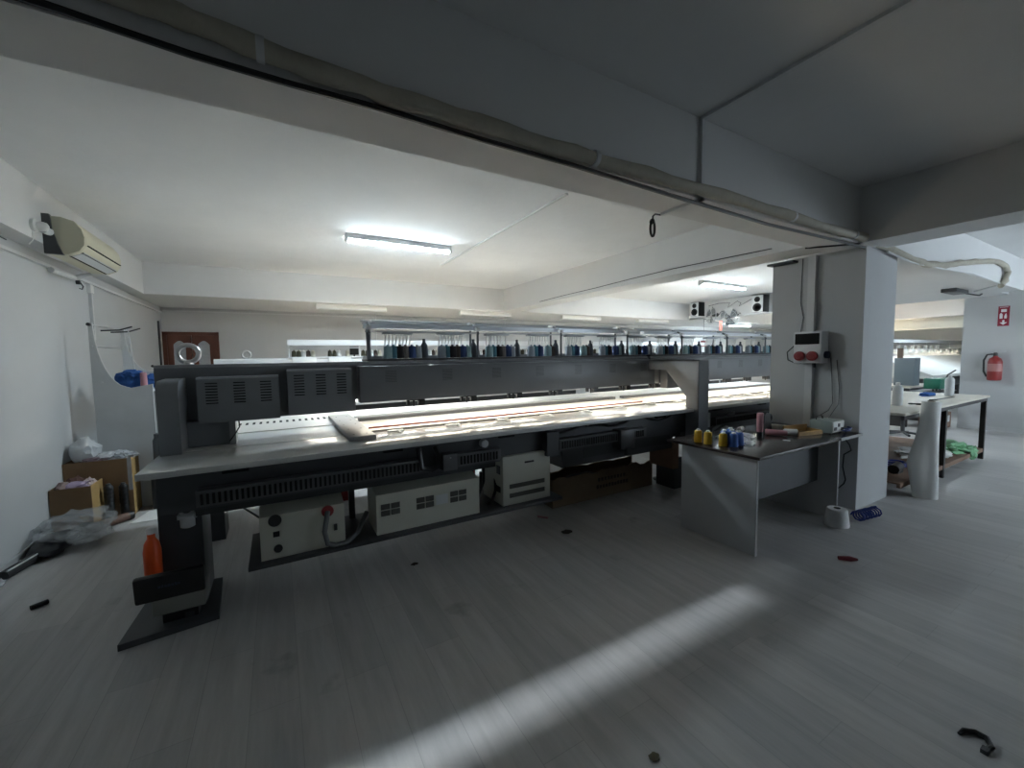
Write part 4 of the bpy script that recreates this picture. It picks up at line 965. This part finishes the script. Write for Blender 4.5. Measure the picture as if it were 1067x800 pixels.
# ------------------------------------------------------------------ extinguisher and sign
XW = 11.37
t = thing('fire_extinguisher', 'red fire extinguisher hanging on the white wall', 'fire extinguisher', (11.27, 2.02, .92))
MB().lathe((11.27, 2.02, .93), [(.05, 0), (.085, .01), (.092, .03), (.092, .34), (.075, .40), (.035, .43), (.03, .45)], 20).build('cylinder_body', RED, t)
MB().lathe((11.27, 2.02, 1.38), [(.03, 0), (.03, .05), (.02, .06)], 12).build('valve', BLACK, t)
MB().box(11.26, 11.28, 1.90, 2.05, 1.43, 1.455, rot=Matrix.Rotation(-.25, 3, 'X')).build('handle', STEEL, t)
MB().tube([(11.27, 2.05, 1.41), (11.26, 2.12, 1.40), (11.25, 2.155, 1.30), (11.25, 2.15, 1.10), (11.25, 2.11, 1.0)], .014, 8).build('hose', BLACK, t)
MB().box(11.36, 11.37, 1.99, 2.05, 1.2, 1.35).box(11.33, 11.37, 2.01, 2.03, 1.30, 1.32).build('wall_bracket', IRON, t)
MB().lathe((11.27, 2.02, 1.10), [(.0932, 0), (.0932, .14)], 20, cap=False).build('label_band', mat('extinguisher_label', (.45, .20, .19), .5), t)
t = thing('safety_sign', 'red fire extinguisher sign with white pictograms above the extinguisher', 'sign', (XW-.006, 1.965, 1.90))
S0, S1, Z0_, Z1_ = 1.905, 2.04, 1.915, 2.27
MB().box(XW-.006, XW, S0, S1, Z0_, Z1_).build('sign_board', SIGNR, t)
g = MB(); xf, xb = XW-.0085, XW-.0055
g.box(xf, xb, S0+.035, S1-.035, 2.165, 2.215)
g.prism([(S1-.02-.0, 2.05), (S1-.02, 2.13), (S1-.035, 2.15), (S1-.055, 2.13), (S1-.055, 2.05)], xf, xb)
g.prism([(S0+.03, 2.05), (S0+.03, 2.10), (S0+.04, 2.145), (S0+.052, 2.12), (S0+.060, 2.09), (S0+.060, 2.05)], xf, xb)
g.box(xf, xb, (S0+S1)/2-.012, (S0+S1)/2+.012, 1.975, 2.02)
g.prism([((S0+S1)/2-.045, 1.98), ((S0+S1)/2+.045, 1.98), ((S0+S1)/2, 1.935)], xf, xb)
g.build('pictogram', WHITE, t)
tx = MB()
for i in range(7): tx.box(xf, xb, S0+.02+i*.0145, S0+.03+i*.0145, 2.245, 2.256)
tx.build('caption', WHITE, t)
# dark fixture under the soffit at the wall end
t = thing('ceiling_lamp', 'dark unlit lamp under the soffit above the fire extinguisher', 'lamp', (9.55, 2.19, 2.41))
MB().box(9.25, 9.85, 2.10, 2.28, 2.41, 2.47, bev=.01).build('lamp_housing', DGREY, t)
MB().box(9.85, 9.95, 2.12, 2.26, 2.42, 2.47).build('end_block', BLACK, t)
tag(MB().tube([(9.95, 2.19, 2.44), (10.1, 2.12, 2.42), (10.3, 2.17, 2.44), (10.45, 2.10, 2.42), (10.7, 2.12, 2.465)], .012, 6).build('loose_cable', BLACK), 'loose dark cables beside the unlit lamp under the soffit', 'cable')
tag(MB().tube([(9.0, 1.62, 2.415), (9.5, 1.85, 2.43), (9.9, 2.05, 2.44)], .012, 6).build('thin_cable', PIPEW), 'pale cable end turning under the soffit to the unlit lamp', 'cable')

# ------------------------------------------------------------------ speakers and fans on the far beam
def speaker(y, z, label, s=.24):
    x = 10.40
    t = thing('loudspeaker', label, 'loudspeaker', (x-.15, y, z), 'loudspeakers on the far beam')
    MB().box(x-.28, x-.02, y-s*.5, y+s*.5, z, z+s*1.5, bev=.008).build('cabinet', BLACK, t)
    MB().box(x-.286, x-.279, y-s*.5+.008, y+s*.5-.008, z+.01, z+s*1.5-.01).build('front_plate', WHITEM, t)
    MB().lathe((x-.287, y, z+s*.45), [(s*.36, 0), (s*.36, -.012), (s*.2, .0)], 18, 'x').build('woofer', BLACK, t)
    MB().lathe((x-.287, y, z+s*1.12), [(s*.24, 0), (s*.24, -.012), (s*.1, .0)], 16, 'x').build('tweeter', BLACK, t)
    MB().box(x-.30, x, y-s*.7, y+s*.7, z-.018, z).build('shelf_bracket', WHITEM, t)
    return t
speaker(7.35, 2.53, 'black loudspeaker with pale front on a small shelf near the far beam corner', .26)
speaker(5.64, 2.47, 'black loudspeaker on a shelf beside the column edge', .28)
def fan(y, z, label, yaw):
    t = thing('wall_fan', label, 'fan', (10.2, y, z), 'fans on the far beam')
    c = Vector((10.05, y, z))
    R_ = Matrix.Rotation(yaw, 3, 'Z')
    def ring(rad, off, r):
        return [c + R_ @ Vector((off, rad*math.cos(2*PI*k/20), rad*math.sin(2*PI*k/20))) for k in range(20)], r
    g = MB()
    for rad, off in ((.24, -.02), (.15, -.08), (.16, .04)):
        pts, r = ring(rad, off, .005); g.tube(pts, .006, 5, closed=True)
    for k in range(8):
        a = 2*PI*k/8
        g.tube([c + R_ @ Vector((-.09, .05*math.cos(a), .05*math.sin(a))), c + R_ @ Vector((-.07, .2*math.cos(a), .2*math.sin(a))), c + R_ @ Vector((-.02, .24*math.cos(a), .24*math.sin(a)))], .0035, 4)
    g.build('guard', STEEL, t)
    for k in range(3):
        a = 2*PI*k/3+.4; b = MB()
        p = [(.04, -.03), (.19, -.12), (.22, 0), (.18, .11), (.04, .04)]
        vs = []
        for (u, v_) in p:
            q = Vector((-.02+.25*v_*.5, u*math.cos(a)-v_*math.sin(a), u*math.sin(a)+v_*math.cos(a))); vs.append(c + R_ @ q)
        f0 = [b.bm.verts.new(v_) for v_ in vs]; f1 = [b.bm.verts.new(v_ + R_ @ Vector((.006, 0, 0))) for v_ in vs]
        b.bm.faces.new(f0); b.bm.faces.new(f1[::-1])
        for i in range(5): b.bm.faces.new((f0[i], f1[i], f1[(i+1) % 5], f0[(i+1) % 5]))
        b.build('blade', mat('fan_blade_grey', (.17, .18, .185), .4), t)
    p = c + R_ @ Vector((.03, 0, 0)); q = c + R_ @ Vector((.16, 0, 0))
    MB().tube([p, q], .05, 12).build('motor', DARK, t)
    MB().tube([q, (10.30, y-.05, z+.02), (10.36, y-.08, z+.10), (10.40, y-.08, z+.10)], .016, 8).build('wall_arm', BLACK, t)
    return t
fan(6.78, 2.52, 'grey wall fan between the two loudspeakers, facing the machines', -.5)
fan(6.30, 2.42, 'second wall fan turned sideways near the far loudspeaker', .9)
tag(MB().tube([(10.38, 7.1, 2.80), (10.385, 6.8, 2.84), (10.385, 6.5, 2.82), (10.385, 6.55, 2.70), (10.385, 6.3, 2.84), (10.385, 6.2, 2.78), (10.385, 6.25, 2.70), (10.385, 5.9, 2.86)], .007, 5).build('wavy_cable', DARK), 'wavy dark cable on the far beam above the fans', 'cable')
t = thing('exit_marker', 'small red sign hanging above the far spool rack', 'sign', (10.6, 7.4, 1.75))
MB().box(10.5, 10.75, 7.40, 7.41, 1.70, 1.86).build('sign_board', RED, t); MB().box(10.54, 10.68, 7.395, 7.40, 1.75, 1.80).build('white_bar', WHITE, t)
MB().rod((10.62, 7.405, 1.86), (10.62, 7.405, ZS+.02), .004, 5).build('hanger', DARK, t)
# thin hanging rods from the soffit to the racks
for (x, y, lb) in ((1.9, 9.2, 'thin white rod hanging from the rear soffit beside the far spool rack'), (4.9, 8.8, 'thin rod hanging from the rear soffit beyond the cross beam foot')):
    tag(MB().rod((x, y, .0), (x, y, ZS+.02), .010, 6).build('hanging_rod', PIPEW), lb, 'rod')
t = thing('red_pole', 'thin pole with a red top standing in the far row below the fan', 'pole', (8.32, 5.4, 0))
MB().rod((8.32, 5.4, 0), (8.32, 5.4, 1.98), .012).build('pole_shaft', STEEL, t); MB().rod((8.32, 5.4, 1.98), (8.32, 5.4, 2.20), .03).build('red_top', mat('pale_red', (.55, .16, .12), .5), t)

# ------------------------------------------------------------------ added lamp without fixture, stands in for leaking work light
ld = bpy.data.lights.new('added_streak_lamp', 'AREA'); ld.shape = 'RECTANGLE'; ld.size = 4.6; ld.size_y = .02
ld.energy = .38; ld.color = (.85, .93, 1.0); ld.spread = math.radians(5)
lo = bpy.data.objects.new('added_streak_lamp', ld); COL.objects.link(lo)
lo.location = (1.7, 3.27, 1.37)
dirv = Vector((.30, -.806, -.592)).normalized()
zax = -dirv; xax = Vector((1, 0, 0)); xax = (xax - zax*xax.dot(zax)).normalized(); yax = zax.cross(xax)
lo.rotation_euler = Matrix((xax, yax, zax)).transposed().to_euler()

# ------------------------------------------------------------------ daylight
W = bpy.data.worlds.new('World'); SC.world = W; W.use_nodes = True
bgn = W.node_tree.nodes['Background']; bgn.inputs['Color'].default_value = (.75, .88, 1.0, 1); bgn.inputs['Strength'].default_value = 3.3

# ------------------------------------------------------------------ camera
cd = bpy.data.cameras.new('Camera'); cam = bpy.data.objects.new('Camera', cd); COL.objects.link(cam)
cd.sensor_fit = 'HORIZONTAL'; cd.sensor_width = 36; cd.lens = 36*424.048/1067
cd.clip_start = .05
yaw, pit, rol = 0.522427728, 0.0679347089, 0.0147013218
fwd = Vector((math.sin(yaw)*math.cos(pit), math.cos(yaw)*math.cos(pit), -math.sin(pit)))
rt = Vector((math.cos(yaw), -math.sin(yaw), 0)); dn = fwd.cross(rt)
r2 = rt*math.cos(rol) + dn*math.sin(rol); d2 = -rt*math.sin(rol) + dn*math.cos(rol)
cam.matrix_world = Matrix.Translation((0, 0, 1.5)) @ Matrix((r2, -d2, -fwd)).transposed().to_4x4()
SC.camera = cam

SC.view_settings.view_transform = 'Standard'; SC.view_settings.look = 'None'
SC.view_settings.gamma = 1; SC.view_settings.use_curve_mapping = False
SC.view_settings.exposure = 1.6
